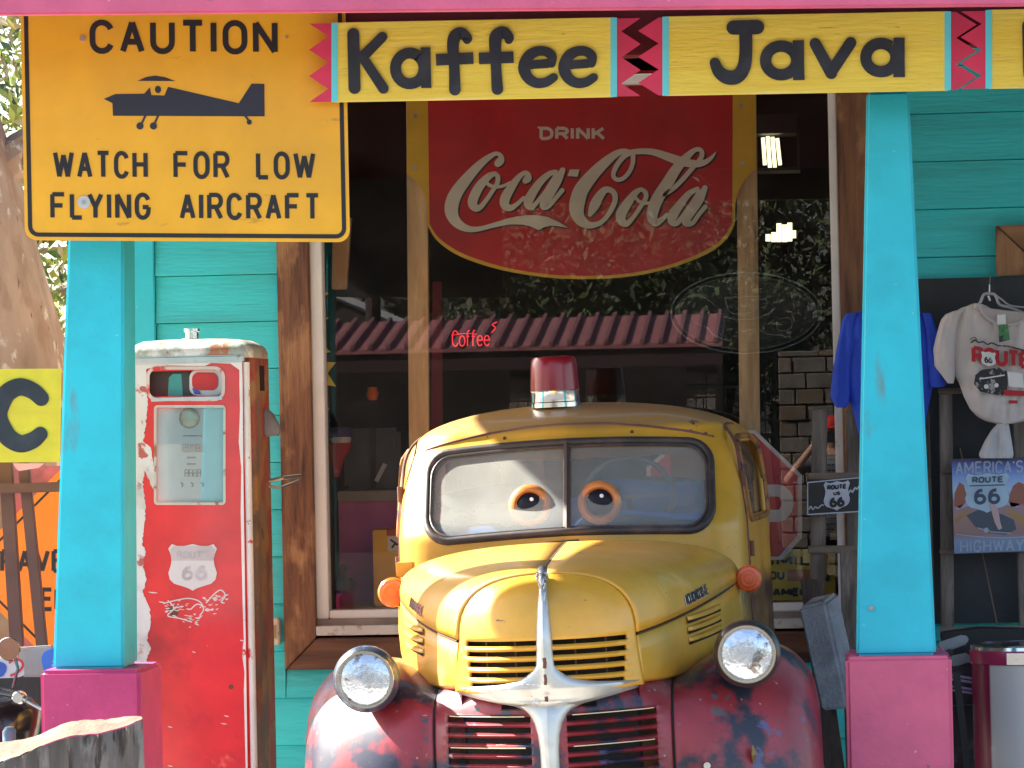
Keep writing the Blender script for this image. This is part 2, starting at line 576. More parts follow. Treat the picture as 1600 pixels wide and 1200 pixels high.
MB().box(WX0, WX0 + .098, -.045, .02, .1, 3.95).build('corner_board', TURQ, wall, bevel=.004)
bk = MB()
bk.box(WX0 + .002, TL + .08, .003, .16, .1, 4.02)
bk.box(TR - .08, WX1, .003, .16, .1, 4.02)
bk.box(TL + .08, TR - .08, .003, .16, .1, TB + .06)
bk.build('sheathing', mat('dark_teal_gap', (.006, .06, .065), .8), wall)
MB().box(WX0 + .003, WX0 + .14, .16, 6, .1, 4.02).build('end_wall', mat('tan_sheathing', (.40, .33, .25), .8), wall)
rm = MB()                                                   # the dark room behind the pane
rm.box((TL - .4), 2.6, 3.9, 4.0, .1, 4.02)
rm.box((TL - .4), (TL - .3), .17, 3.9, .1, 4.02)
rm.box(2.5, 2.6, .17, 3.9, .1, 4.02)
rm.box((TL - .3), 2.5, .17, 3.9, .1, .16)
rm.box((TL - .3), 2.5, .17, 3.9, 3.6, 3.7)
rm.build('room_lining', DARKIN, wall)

# ================================================================== big shop window
GY = 0.035                                                  # glass plane
win = thing('shop_window', (at(900, 970, 0).x, 0, at(900, 970, 0).z), 'big shop window with white vinyl frame and wide brown wooden trim behind the truck', 'window')
WL, WR = at(488, 600, -.03).x, at(1316, 600, -.03).x
GLx, GRx = at(507, 600, -.03).x, at(1303, 600, -.03).x
FB = at(560, 966, -.03).z
FBt = at(560, 953, -.03).z
FT = 3.30
mt = .006
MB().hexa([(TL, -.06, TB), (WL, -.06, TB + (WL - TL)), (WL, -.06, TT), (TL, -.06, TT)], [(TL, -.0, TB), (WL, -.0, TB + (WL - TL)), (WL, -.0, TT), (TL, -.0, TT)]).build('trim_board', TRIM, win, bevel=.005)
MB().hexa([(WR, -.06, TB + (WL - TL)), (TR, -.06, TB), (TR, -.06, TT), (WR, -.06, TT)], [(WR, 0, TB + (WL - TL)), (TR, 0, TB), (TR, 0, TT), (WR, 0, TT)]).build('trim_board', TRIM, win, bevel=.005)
MB().hexa([(TL + mt, -.058, TB), (TR - mt, -.058, TB), (WR, -.058, TB + (WL - TL) - mt), (WL, -.058, TB + (WL - TL) - mt)],
          [(TL + mt, 0, TB), (TR - mt, 0, TB), (WR, 0, TB + (WL - TL) - mt), (WL, 0, TB + (WL - TL) - mt)]).build('trim_board', TRIM_H, win, bevel=.005)
sz0 = at(560, 992, -.06).z
sz1 = at(560, 977, -.06).z
MB().box(WL + .001, WR - .001, -.075, .0, sz0, sz1).build('sill', SILL, win, bevel=.003)
MB().box(WL + .001, WR - .001, -.035, .0, sz1 + .001, FB - .001).build('sill_backing', mat('grey_wood_strip', (.25, .22, .2), .8, bump=.4, var=.12), win)
fr = MB()
fr.box(WL, GLx, -.035, .06, FB, FT)
fr.build('window_frame', WHITE_V, win, bevel=.004)
MB().box(GRx, WR, -.035, .06, FB, FT).build('window_frame', WHITE_V, win, bevel=.004)
MB().box(GLx + .001, GRx - .001, -.033, .06, FB, FBt).build('window_frame', WHITE_V, win, bevel=.004)
MB().box(GLx + .001, GRx - .001, -.033, .06, FT - .04, FT).build('window_frame', WHITE_V, win, bevel=.004)
GLASS = film('window_glass', dust=.012, gain=1.5, dustcol=(.5, .5, .5), dnoise=.8)
MB().add([(GLx, GY, FBt), (GRx, GY, FBt), (GRx, GY, FT - .04), (GLx, GY, FT - .04)], [(0, 1, 2, 3)]).build('glass_pane', GLASS, win)
# etched oval of a coffee cup on the pane
etch = mat('etched_frost', (.34, .40, .40), .5)
of_ = MB(); of_.ngon([plane(GY - .0035)(1166 + 110 * cos(t), 489 + 57 * sin(t)) for t in [2*pi*k/60 for k in range(60)]])
of_.build('etched_field', film('etched_haze', dust=.035, gain=.4, dustcol=(.5, .55, .52)), win)
ov = MB()
mp = plane(GY - .004)
ring = [(1166 + 118 * cos(t), 489 + 63 * sin(t)) for t in [2*pi*k/60 for k in range(60)]]
ribbon(ov, ring, 1.1, mp, 0, closed=True)
ring = [(1166 + 110 * cos(t), 489 + 57 * sin(t)) for t in [2*pi*k/60 for k in range(60)]]
ribbon(ov, ring, .5, mp, 0, closed=True)
for pts, w in [([(1133, 465), (1187, 463)], 1.0), ([(1133, 465), (1137, 482), (1146, 490), (1172, 489), (1183, 480), (1187, 463)], .9),
               ([(1187, 468), (1197, 468), (1197, 478), (1184, 481)], .8), ([(1130, 494), (1150, 499), (1180, 498), (1194, 492)], .8),
               ([(1074, 476), (1090, 462), (1108, 470), (1120, 480)], .7), ([(1090, 455), (1100, 447), (1118, 450), (1112, 464)], .7),
               ([(1215, 500), (1232, 496), (1238, 508), (1228, 517), (1214, 513), (1215, 500)], .8), ([(1150, 520), (1180, 514), (1200, 522), (1225, 524)], .8),
               ([(1085, 505), (1104, 512), (1116, 524), (1136, 532)], .8), ([(1142, 458), (1140, 450), (1145, 443)], .5), ([(1160, 456), (1157, 448), (1163, 440)], .5), ([(1176, 456), (1174, 448), (1180, 441)], .5)]:
    ribbon(ov, catmull(pts, 5), w, mp, .0003)
tag(ov.build('etched_oval', film('etched_lines', dust=.12, gain=1, dustcol=(.45, .62, .62)), win), kind='stuff')

# ================================================================== things inside the window
def stud(name, pts, y, d, label):
    a = [at(px, py, y) for px, py in pts]
    o = MB().hexa(a, [p + Vector((0, d, 0)) for p in a]).build(name, STUD, None, bevel=.003)
    return tag(o, label, 'post', 'pine posts behind the shop window')
stud('pine_post', [(639, 700), (670, 700), (667, 120), (634, 120)], .16, .05, 'pale pine post behind the glass left of the red drink sign')
stud('pine_post', [(1156, 700), (1188, 700), (1181, 120), (1149, 120)], .16, .05, 'pale pine post behind the glass right of the red drink sign')
stud('pine_post', [(518, 452), (541, 452), (548, 340), (520, 340)], .30, .05, 'short slanting pine post inside the far left of the window')

# soda sign
SY = .11
sg = thing('drink_sign', at(905, 435, SY), 'red shield shaped soda sign with yellow border and white script inside the window', 'sign')
mp = plane(SY)
YS = mat('sign_yellow_enamel', (.80, .48, .02), .35, var=.05)
RS = mat('sign_red_enamel', (.60, .014, .016), .3, patches=[((.36, .01, .012), 3, .5, .3)], var=.05, bump=.04)
CREAM = mat('sign_cream_enamel', (.80, .74, .58), .35, var=.03)
bot = catmull([(668, 352), (684, 377), (720, 401), (780, 421), (850, 433), (910, 436), (975, 433), (1040, 421), (1100, 399), (1133, 376), (1148, 350)], 5)
poly(MBx := MB(), [(636, 110), (636, 270), (650, 284), (662, 300), (667, 318)] + bot + [(1149, 318), (1153, 300), (1162, 284), (1181, 262), (1181, 110)], mp, 0, .012)
MBx.build('sign_panel', YS, sg)
bot2 = catmull([(671, 350), (687, 373), (723, 396), (782, 416), (850, 428), (910, 431), (975, 428), (1038, 416), (1097, 394), (1129, 372), (1144, 348)], 5)
poly(MBx := MB(), [(668, 110)] + bot2 + [(1145, 110)], mp, .004, .003)
MBx.build('red_field', RS, sg)
mbw = MB()
word(None, 'DRINK', 843, 198, 946, 219, 2.5, mp, .006, gap=.28, own=(CREAM, sg))
for q in ((843, 199), (873, 199)):
    ribbon(mbw, [(q[0] - 3, q[1]), (q[0] + 5, q[1] + 1)], 1.5, mp, .0065)
mbw.build('lettering', CREAM, sg)
def A(x, y, w=0): return (680 + x / 6, 180 + y / 6, w / 6)
def B(x, y, w=0): return (870 + x / 6, 180 + y / 6, w / 6)
scr = []
scr.append([A(*p) for p in [(588, 452, 34), (612, 425, 36), (618, 395, 26), (600, 368, 20), (560, 362, 20), (480, 410, 30), (390, 490, 40), (300, 590, 50), (215, 700, 58), (165, 800, 64), (152, 900, 62), (185, 985, 50), (255, 1045, 38), (340, 1070, 27), (430, 1062, 22), (530, 1036, 22), (640, 1008, 26), (700, 993, 30)]])
scr.append([A(*p) for p in [(560, 545, 20), (500, 575, 32), (420, 660, 42), (365, 760, 46), (350, 830, 44), (385, 870, 36), (430, 855, 24), (490, 780, 20), (540, 705, 20), (580, 640, 22), (588, 580, 22), (560, 545, 20)]])
scr.append([A(*p) for p in [(470, 612, 14), (500, 650, 16), (560, 672, 16), (640, 662, 14), (700, 630, 12)]])
scr.append([A(*p) for p in [(848, 612, 30), (868, 590, 36), (865, 555, 28), (835, 540, 20), (775, 590, 28), (710, 680, 40), (655, 780, 46), (655, 845, 42), (705, 870, 30), (765, 835, 20), (830, 775, 18)]])
scr.append([A(*p) for p in [(1130, 532, 22), (1070, 550, 26), (985, 625, 34), (905, 740, 42), (870, 820, 42), (900, 862, 30), (950, 820, 20), (1030, 720, 18), (1095, 620, 20), (1140, 550, 20)]])
scr.append([A(*p) for p in [(1195, 515, 26), (1150, 610, 38), (1090, 715, 40), (1025, 820, 42), (1020, 860, 30), (1065, 850, 22), (1120, 790, 20), (1190, 705, 22)]])
scr.append([B(*p) for p in [(715, 380, 22), (712, 450, 20), (680, 530, 20), (625, 590, 20), (570, 605, 20), (532, 575, 20), (540, 515, 22), (590, 430, 24), (650, 370, 26), (720, 345, 26), (830, 338, 28), (930, 352, 32), (1040, 390, 38), (1140, 425, 42), (1240, 450, 38), (1330, 455, 32), (1400, 435, 24), (1455, 392, 16), (1490, 348, 5)]])
scr.append([B(*p) for p in [(700, 352, 18), (640, 335, 22), (560, 360, 32), (450, 445, 46), (335, 560, 58), (235, 690, 68), (195, 800, 72), (185, 890, 68), (212, 970, 54), (270, 1020, 40), (340, 1030, 28), (420, 1000, 22), (490, 920, 22), (540, 820, 24), (545, 750, 26), (510, 705, 26), (450, 702, 32), (395, 765, 42), (350, 850, 46), (312, 930, 22)]])
scr.append([B(*p) for p in [(790, 692, 18), (735, 730, 30), (665, 820, 42), (605, 920, 48), (605, 985, 42), (650, 1018, 30), (710, 965, 20), (780, 865, 20), (832, 780, 22), (832, 725, 22), (790, 692, 18)]])
scr.append([B(*p) for p in [(735, 765, 14), (775, 810, 16), (850, 825, 16), (930, 812, 14)]])
scr.append([B(*p) for p in [(1010, 745, 18), (1100, 680, 22), (1190, 590, 22), (1280, 485, 22), (1345, 410, 22), (1362, 355, 22), (1335, 320, 20), (1280, 335, 24), (1200, 410, 38), (1115, 510, 48), (1035, 640, 54), (950, 770, 56), (905, 880, 56), (893, 955, 50), (925, 1005, 38), (975, 985, 26), (1035, 930, 18)]])
scr.append([B(*p) for p in [(1320, 690, 20), (1240, 735, 28), (1160, 830, 38), (1095, 925, 46), (1080, 990, 40), (1125, 1012, 26), (1200, 920, 20), (1290, 790, 20), (1335, 715, 20)]])
scr.append([B(*p) for p in [(1388, 682, 26), (1335, 795, 40), (1265, 895, 42), (1212, 975, 42), (1220, 1015, 32), (1275, 1008, 22), (1325, 940, 20), (1392, 858, 22)]])
sw = [A(*p)[:2] for p in [(690, 968), (760, 950), (860, 937), (960, 936), (1060, 955), (1150, 997), (1250, 1057), (1150, 1040), (1080, 1036), (1020, 1050), (968, 1078), (900, 1045), (830, 1027), (750, 1022), (690, 1024)]]
hy = [A(*p)[:2] for p in [(1262, 508), (1352, 508), (1335, 577), (1240, 570)]]
for nm, m_, dx, dy, lv in (('script_shade', BLACK, 2.6, 2.2, .0045), ('script_lettering', CREAM, 0, 0, .008)):
    mm = MB()
    m2 = lambda x, y, l=0.0, dx=dx, dy=dy: mp(x + dx, y + dy, l)
    for k, st in enumerate(scr):
        ribbon(mm, catmull(st, 5), 0, m2, lv + .0003 * k, cap='round')
    for q in (sw, hy):
        mm.ngon([m2(*p, lv + .0045) for p in q])
    mm.build(nm, m_, sg)
for q in ((649, 181), (1158, 165), (1160, 255), (648, 262)):
    mbs = MB(); disc(mbs, q[0], q[1], 3.2, mp, .004, .004)
    mbs.build('screw_head', STEEL, sg)

# counter, ledge and small goods inside the lower left of the window
PURP = mat('purple_counter_paint', (.62, .16, .42), .6, var=.08)
cn = thing('window_counter', at(560, 900, .9), 'purple painted counter front with grey top inside the window left of the truck', 'counter')
a0, a1 = at(500, 785, 1.0), at(700, 900, 1.0)
MB().box(TL + .1, .9, 1.0, 1.06, .6, a0.z).build('counter_front', PURP, cn)
MB().box(TL + .1, .9, .97, 1.6, a0.z + .001, a0.z + .05).build('counter_top', mat('grey_counter_top', (.34, .30, .28), .5), cn, bevel=.004)
LEDG = wood('ledge_ochre_wood', (.70, .38, .08), (.45, .22, .05), 3, 'X', .6, .2)
tag(MB().box(GLx - .02, GRx + .02, .07, .95, FBt - .06, FBt - .012).build('window_ledge', LEDG), 'ochre wooden display ledge along the foot of the shop window', 'ledge')
yb = thing('yellow_crate', at(607, 930, .5), 'mustard yellow box with a white label behind the glass beside the truck', 'box')
q0, q1 = at(584, 935, .5), at(690, 826, .5)
LZ = FBt - .0115
MB().box(q0.x, q1.x, .5, .75, LZ, q1.z).build('box_body', mat('mustard_paint', (.85, .48, .03), .5, var=.06), yb, bevel=.006)
lb = MB(); mp5 = plane(.498)
poly(lb, [(606, 838), (668, 838), (668, 862), (606, 862)], mp5, 0, .001); lb.build('label', mat('label_white', (.7, .7, .68), .5), yb)
lb = MB(); poly(lb, [(604, 827), (668, 827), (668, 837), (604, 837)], mp5, 0, .001); lb.build('label_band', mat('label_red', (.5, .03, .03), .5), yb)
lb = MB(); ribbon(lb, [(610, 843), (622, 852)], 1.4, mp5, .002); ribbon(lb, [(612, 856), (617, 850), (626, 851)], 1.6, mp5, .0024); lb.build('label_marks', BLACK, yb)
def blob_rows(rows, Y, mats, name, parent=None, n=14, dep=1.0, expo=1.0):
    """closed loft of oval slices: rows (py, px_left, px_right, thickness)"""
    mb = MB(); R = []
    for py, a, b, th in rows:
        l, r = at(a, py, Y), at(b, py, Y)
        c = (l + r) / 2; w = (r - l).length / 2
        R.append([c + Vector((w * cos(t), -th * math.copysign(abs(sin(t)) ** expo, sin(t)) * dep, 0)) for t in [2*pi*k/n for k in range(n)]])
    mb.grid(R, closed=True); mb.ngon(R[0]); mb.ngon(R[-1][::-1])
    return mb.build(name, mats, parent, smooth=True, angle=70)
STONE_F = mat('dark_green_stone', (.06, .07, .065), .7, bump=.4)
o = blob_rows([(882, 532, 539, .01), (884, 529, 542, .02), (890, 528, 543, .022), (896, 531, 540, .015), (900, 529, 543, .02), (908, 526, 546, .03), (915, 524, 549, .035), (922, 526, 546, .03)], .30, STONE_F, 'figurine')
tag(o, 'small dark stone figurine standing on the ledge inside the window', 'figurine')
o = blob_rows([(903, 545, 551, .02), (908, 540, 556, .04), (916, 540, 556, .04), (922, 543, 554, .03)], .36, mat('dark_blue_glaze', (.03, .03, .07), .4), 'small_bowl')
tag(o, 'tiny dark blue pot beside the stone figurine on the ledge', 'pot')
# neon word
NEON = mat('red_neon_tube', (.6, .02, .02), .4, emit=(1.0, .03, .05, .16))
nn = MB(); mpn = plane(.5)
word(nn, 'Coffee', 706, 516, 766, 542, .95, mpn, 0, gap=.14, dy=-.02)
ribbon(nn, catmull([(768, 520), (774, 512), (769, 507), (777, 503)], 4), .9, mpn, 0)
ribbon(nn, catmull([(705, 524), (725, 521), (745, 522)], 4), .6, mpn, .002)
tag(nn.build('neon_sign', NEON), 'red neon Coffee script glowing inside the window above the truck', 'neon sign')
# zigzag yellow board end seen inside at left
zz = MB(); mz = plane(.22)
pts = [(496, 448)]
for a, b in ((458, 505), (470, 496), (490, 505), (505, 496), (540, 503), (550, 516), (563, 520)):
    pass
zpts = [(497, 452), (514, 458), (500, 470), (497, 492), (514, 497), (497, 507), (497, 536), (503, 537), (517, 550), (503, 552), (503, 565), (525, 566), (512, 583), (525, 604), (503, 601), (503, 612), (508, 613), (502, 628), (516, 640), (497, 640)]
poly(zz, zpts, mz, 0, .012)
tag(zz.build('zigzag_board', YEL), 'yellow zigzag cut board end just inside the left edge of the window', 'board')
# pennant in red white and blue
fl = thing('bunting', at(540, 700, .45), 'red white and blue bunting swag hanging low inside the left of the window', 'bunting')
for nm, rows, cc in (('blue_band', [(668, 512, 548, .03), (676, 508, 551, .035), (684, 512, 549, .03)], (.03, .035, .13)), ('white_band', [(683, 514, 549, .032), (689, 516, 549, .035), (693, 520, 547, .03)], (.45, .45, .46)),
                     ('red_band', [(692, 514, 550, .032), (704, 512, 547, .035), (716, 516, 538, .03), (735, 520, 533, .02), (745, 522, 531, .01)], (.30, .02, .03))):
    blob_rows(rows, .45, mat('cloth_' + nm, cc, .8), nm, fl)
# wall lantern and hanging lamp inside
LAMPM = mat('lamp_tube_glow', (.9, .85, .6), .4, emit=(1.0, .90, .55, .30))
lan = thing('lantern', at(1217, 270, 1.4), 'dim boxy lantern with glowing tubes inside the upper right of the window', 'lamp')
b0, b1 = at(1180, 268, 1.4), at(1248, 178, 1.4)
CAGE = mat('lantern_bronze', (.05, .04, .035), .5)
mbc = MB()
mbc.box(b0.x, b1.x, 1.38, 1.6, b1.z - .09, b1.z); mbc.box(b0.x, b1.x, 1.38, 1.6, b0.z, b0.z + .015)
for x in (b0.x, b1.x - .012):
    mbc.box(x, x + .012, 1.38, 1.392, b0.z, b1.z)
mbc.build('cage', CAGE, lan)
for i, (x, t, bb) in enumerate(((1192, 215, 258), (1200, 213, 262), (1208, 214, 264), (1216, 216, 258))):
    p, q = at(x - i * .5, t, 1.5), at(x + 3, bb, 1.5)
    MB().tube([p, q], .009, 8).build('tube', LAMPM, lan)
hl = thing('hanging_lamp', at(1218, 378, 1.9), 'small glowing lamp cluster hanging below the lantern inside the window', 'lamp')
for x, t, bb in ((1200, 366, 377), (1209, 363, 378), (1217, 349, 378), (1226, 351, 378), (1234, 348, 377), (1240, 360, 372)):
    MB().tube([at(x, t, 1.9), at(x, bb, 1.9)], .012, 8).build('tube', LAMPM, hl)
# dark shapes inside: a blue grey cabinet and a maroon curtain
cb = thing('display_cabinet', at(575, 760, .96), 'blue grey display cabinet standing on the counter inside the window', 'cabinet')
p, q = at(540, 770, 1.2), at(627, 668, 1.2)
MB().box(p.x, q.x, 1.15, 1.5, a0.z + .052, q.z).build('cabinet_body', mat('blue_grey_paint', (.07, .085, .11), .6, var=.1), cb, bevel=.02)
MB().bar(at(583, 668, 1.13), at(583, 762, 1.13), .02).build('divider', BLACK, cb)
MB().bar(at(588, 752, 1.10), at(602, 725, 1.10), .02, .02).build('handle', mat('pale_handle', (.5, .5, .5), .4), cb)
tag(MB().hexa([at(672, 760, .9), at(693, 760, .9), at(690, 440, .9), at(676, 440, .9)], [at(672, 760, .95), at(693, 760, .95), at(690, 440, .95), at(676, 440, .95)]).build('maroon_banner', mat('maroon_cloth', (.16, .015, .03), .8)), 'narrow maroon banner hanging inside the window just right of the left pine post', 'banner')
tag(MB().lathe(at(582, 615, .8), [(.02, -.03), (.03, 0), (.02, .03)], 12).build('orange_reflector', mat('orange_plastic', (.7, .13, .02), .4)), 'small orange round ornament hanging inside the left of the window', 'ornament')

# stop sign and camera warning leaning inside the lower right
ss = thing('stop_sign', at(1190, 860, .07), 'red and white octagonal stop sign half hidden by the truck in the window', 'sign')
mp = plane(.07)
DRED = mat('stop_red', (.68, .03, .05), .45, patches=[((.5, .2, .2), 8, .62, .1)], var=.1)
SWH = mat('stop_white', (.85, .83, .78), .5, var=.06)
oc = [(1180, 672), (1253, 742), (1253, 840), (1222, 875), (1060, 875), (1010, 830), (1010, 730), (1075, 672)]
def shrink(p, k, c=(1130, 775)): return [(c[0] + (x - c[0]) * k, c[1] + (y - c[1]) * k) for x, y in p]
m_ = MB(); poly(m_, oc, mp, 0, .01); m_.build('sign_plate', SWH, ss)
m_ = MB(); poly(m_, shrink(oc, .945), mp, .003, .002); m_.build('red_field', DRED, ss)
word(None, 'STOP', 1030, 757, 1240, 852, 9.5, mp, .005, gap=.22, own=(SWH, ss))
cw = thing('warning_sign', at(1240, 940, .14), 'yellow camera warning sign with black words low in the window right of the truck', 'sign')
mp = plane(.14)
YD = mat('sign_dull_yellow', (.8, .62, .03), .5, var=.07)
m_ = MB(); poly(m_, [(1150, 858), (1304, 858), (1306, 938), (1150, 938)], mp, 0, .006); m_.build('sign_plate', YD, cw)
m_ = MB()
word(m_, 'SMILE', 1190, 868, 1290, 884, 2.3, mp, .002)
word(m_, 'YOU', 1190, 892, 1226, 906, 1.8, mp, .002)
word(m_, 'ON', 1270, 896, 1296, 910, 2.2, mp, .002)
word(m_, 'CAMERA', 1194, 918, 1276, 932, 2.3, mp, .002)
tag(m_.build('lettering', BLACK, cw), kind='stuff')
m_ = MB(); poly(m_, [(1230, 890), (1268, 890), (1268, 908), (1230, 908)], mp, .002, .001); m_.build('orange_patch', mat('dull_orange', (.6, .22, .08), .5), cw)
pl = thing('price_list', at(1296, 835, .12), 'white printed sheet taped inside the window behind the left ladder', 'paper')
mp = plane(.12)
m_ = MB(); poly(m_, [(1278, 712), (1308, 712), (1310, 838), (1280, 838)], mp, 0, .001); m_.build('sheet', mat('paper_grey', (.42, .43, .42), .6), pl)
m_ = MB()
for i in range(14):
    y = 718 + i * 8.4
    x = 1283
    while x < 1304:
        w = random.uniform(2, 6)
        ribbon(m_, [(x, y), (min(x + w, 1306), y)], 1.0, mp, .001)
        x += w + 1.5
tag(m_.build('print', BLACK, pl), kind='stuff')

# ================================================================== porch roof, beams and fascia
roof = thing('porch_roof', (1.5, -1.4, 3.3), 'porch roof over the shop front with maroon beam and pink fascia board', 'roof')
FAY = -3.55
RX0 = -2.52
e0, e1 = at(-60, 23.5, FAY), at(1700, 7, FAY)
sl_ = (e1.z - e0.z) / (e1.x - e0.x)
def ez(x): return e0.z + (x - e0.x) * sl_
x1 = 5.6
MB().hexa([(RX0, FAY, ez(RX0)), (x1, FAY, ez(x1)), (x1, FAY, ez(x1) + .33), (RX0, FAY, ez(RX0) + .33)],
          [(RX0, FAY + .05, ez(RX0)), (x1, FAY + .05, ez(x1)), (x1, FAY + .05, ez(x1) + .33), (RX0, FAY + .05, ez(RX0) + .33)]).build('fascia_board', PINK, roof, bevel=.006)
MB().box(at(70, 40, -2.8).x, x1, -2.86, -2.73, 3.085, 3.60).build('beam', MAROON, roof, bevel=.006)
def zr_(y): return 3.60 + .36 * (y - FAY) / -FAY
sf = MB().hexa([(RX0, FAY + .051, zr_(FAY)), (x1, FAY + .051, zr_(FAY)), (x1, -.002, zr_(0)), (RX0, -.002, zr_(0))], [(RX0, FAY + .051, zr_(FAY) + .05), (x1, FAY + .051, zr_(FAY) + .05), (x1, -.002, zr_(0) + .05), (RX0, -.002, zr_(0) + .05)])
sf.build('roof_deck', wood('soffit_wood', (.10, .05, .03), (.05, .025, .015), 2, 'Y'), roof)
for x in [RX0 + .2 + .61 * i for i in range(13)]:
    a_ = [(x, -2.728, zr_(-2.728) - .14), (x + .045, -2.728, zr_(-2.728) - .14), (x + .045, -2.728, zr_(-2.728) - .002), (x, -2.728, zr_(-2.728) - .002)]
    MB().hexa(a_, [(p[0], -.05, p[2] + .36 * 2.678 / -FAY) for p in a_]).build('rafter', MAROON, roof)

# ================================================================== posts on pedestals
PY = -2.70
def porch_post(fx, ped, Y, label, label2, tm, pm, base_z):
    """fx: four front corner pixels of the post (bl, br, tr, tl)"""
    f = [at(px, py, Y) for px, py in fx]
    c = (f[0] + f[1]) / 2
    po = thing('porch_post', (c.x, Y + .13, base_z), label, 'post', 'tapering porch posts')
    wb = f[1].x - f[0].x; wt = f[2].x - f[3].x
    ct = (f[2] + f[3]) / 2
    fr = [Vector((f[0].x, Y, base_z)), Vector((f[1].x, Y, base_z)), Vector((ct.x + wt / 2, Y + (wb - wt) / 2, ct.z)), Vector((ct.x - wt / 2, Y + (wb - wt) / 2, ct.z))]
    bkk = [Vector((p.x, Y + wb if i < 2 else Y + (wb + wt) / 2, p.z)) for i, p in enumerate(fr)]
    MB().hexa(fr, bkk).build('post_shaft', tm, po, bevel=.010, segs=3)
    g = [at(px, py, Y - .07) for px, py in ped]
    pe = thing('pedestal', ((g[0].x + g[1].x) / 2, Y + .1, .1), label2, 'pedestal', 'pink pedestals under the porch posts')
    MB().box(g[0].x, g[1].x, Y - .07, Y + wb + .07, .10, base_z).build('pedestal_block', pm, pe, bevel=.014, segs=3)
    return po, pe
rz = at(1400, 1024, PY).z
lz = at(140, 1045, PY).z
po, pe = porch_post([(1338, 1024), (1463, 1024), (1421, 140), (1355, 140)], [(1321, 1030), (1487, 1030)], PY, 'turquoise tapering porch post right of the truck in front of the blue shirt', 'pink pedestal under the post on the right', TURQ, PINK, rz)
mb = MB()
for q in ((1361, 950), ):
    disc(mb, q[0], q[1], 4, plane(PY), .003, .004)
mb.build('screw_head', STEEL, po)
po2, pe2 = porch_post([(82, 1045), (193, 1045), (190, 60), (113, 60)], [(62, 1050), (219, 1050)], PY, 'turquoise tapering porch post under the caution sign left of the gas pump', 'pink pedestal with shade put in its colour left of the gas pump', TURQ, PINK_DARK, lz)

# ================================================================== caution sign
CY = -2.89
cs = thing('caution_sign', at(292, 376, CY), 'orange yellow caution sign warning of low flying aircraft under the fascia', 'sign')
mp = plane(CY)
CYEL = mat('reflective_yellow_sheeting', (.88, .45, .018), .4, patches=[((.95, .7, .25), 55, .73, .02, (.15, 1, 1)), ((.55, .28, .02), 9, .66, .06, (.5, 1, 1.5)), ((.70, .36, .03), 1.6, .5, .3), ((.5, .2, .02), 30, .74, .04)], var=.03, bump=.05)
def rrect(x0, y0, x1, y1, r, sh=0.0, top=False):
    P = []
    for cx, cy, a in ((x1 - r, y1 - r, 0), (x0 + r, y1 - r, 90), (x0 + r, y0 + r, 180), (x1 - r, y0 + r, 270)):
        for k in range(7):
            t = radians(a + 15 * k)
            P.append((cx + r * cos(t), cy + r * sin(t)))
    return [(x - sh * (y - y1) , y) for x, y in P]
sh = -.018
def skew(P): return [(x + (y - 377) * .020 + 1, y + (x - 292) * .006) for x, y in P]
m_ = MB(); poly(m_, skew(rrect(38, -60, 546, 377, 19)), mp, 0, .005); m_.build('sign_panel', CYEL, cs)
m_ = MB(); poly(m_, skew(rrect(38.5, -60, 545.5, 376.5, 19)), plane(CY + .0058), 0, .004); m_.build('back_plate', mat('dull_sign_back', (.05, .05, .05), .6), cs)
m_ = MB(); ribbon(m_, skew(rrect(46.5, -52, 537, 368, 13)), 3.3, mp, .0015, closed=True); m_.build('border', BLACK, cs)
msk = lambda x, y, l=0.0: mp(x + (y - 377) * .010, y + (x - 292) * .004, l)
word(None, 'CAUTION', 143, 31, 437, 85, 4.6, msk, .0015, gap=.36, own=(BLACK, cs))
for t, x0, x1, y0, y1 in (('WATCH', 84, 232, 236, 280), ('FOR', 272, 360, 236, 280), ('LOW', 401, 494, 236, 280), ('FLYING', 79, 236, 301, 344), ('AIRCRAFT', 281, 501, 301, 344)):
    word(None, t, x0, y0, x1, y1, 3.4, msk, .0015, gap=.40, own=(BLACK, cs))
def K(x, y): return (x / 2.857, y / 2.857)
m_ = MB()
poly(m_, [K(*p) for p in [(470, 443), (522, 421), (650, 419), (676, 390), (682, 425), (740, 427), (757, 388), (1072, 460), (1130, 372), (1187, 373), (1187, 518), (510, 518), (508, 462)]], msk, .0015)
poly(m_, [K(*p) for p in [(620, 362), (660, 345), (700, 338), (745, 345), (790, 362)]], msk, .0015)
disc(m_, *K(712, 400), 5, msk, .0015, ry=5.8)
for a, b in (((655, 516), (634, 560)), ((712, 516), (692, 560)), ((1100, 516), (1118, 540))):
    ribbon(m_, [K(*a), K(*b)], 1.6, msk, .0022)
for c, r in (((630, 563), 5.6), ((690, 563), 5.6), ((1118, 544), 4)):
    disc(m_, *K(*c), r, msk, .0028)
m_.build('aeroplane_symbol', mat('symbol_dark_blue', (.02, .024, .04), .5), cs)
m_ = MB(); disc(m_, 131, 316, 10, mp, .004, .004); m_.build('washer', mat('pale_washer', (.55, .57, .55), .4, .3), cs)
for x, y, r in ((131, 316, 3.6), (129, 60, 4.4), (448, 58, 2)):
    m_ = MB(); disc(m_, x, y, r, mp, .007, .006); m_.build('bolt_head', STEEL, cs)

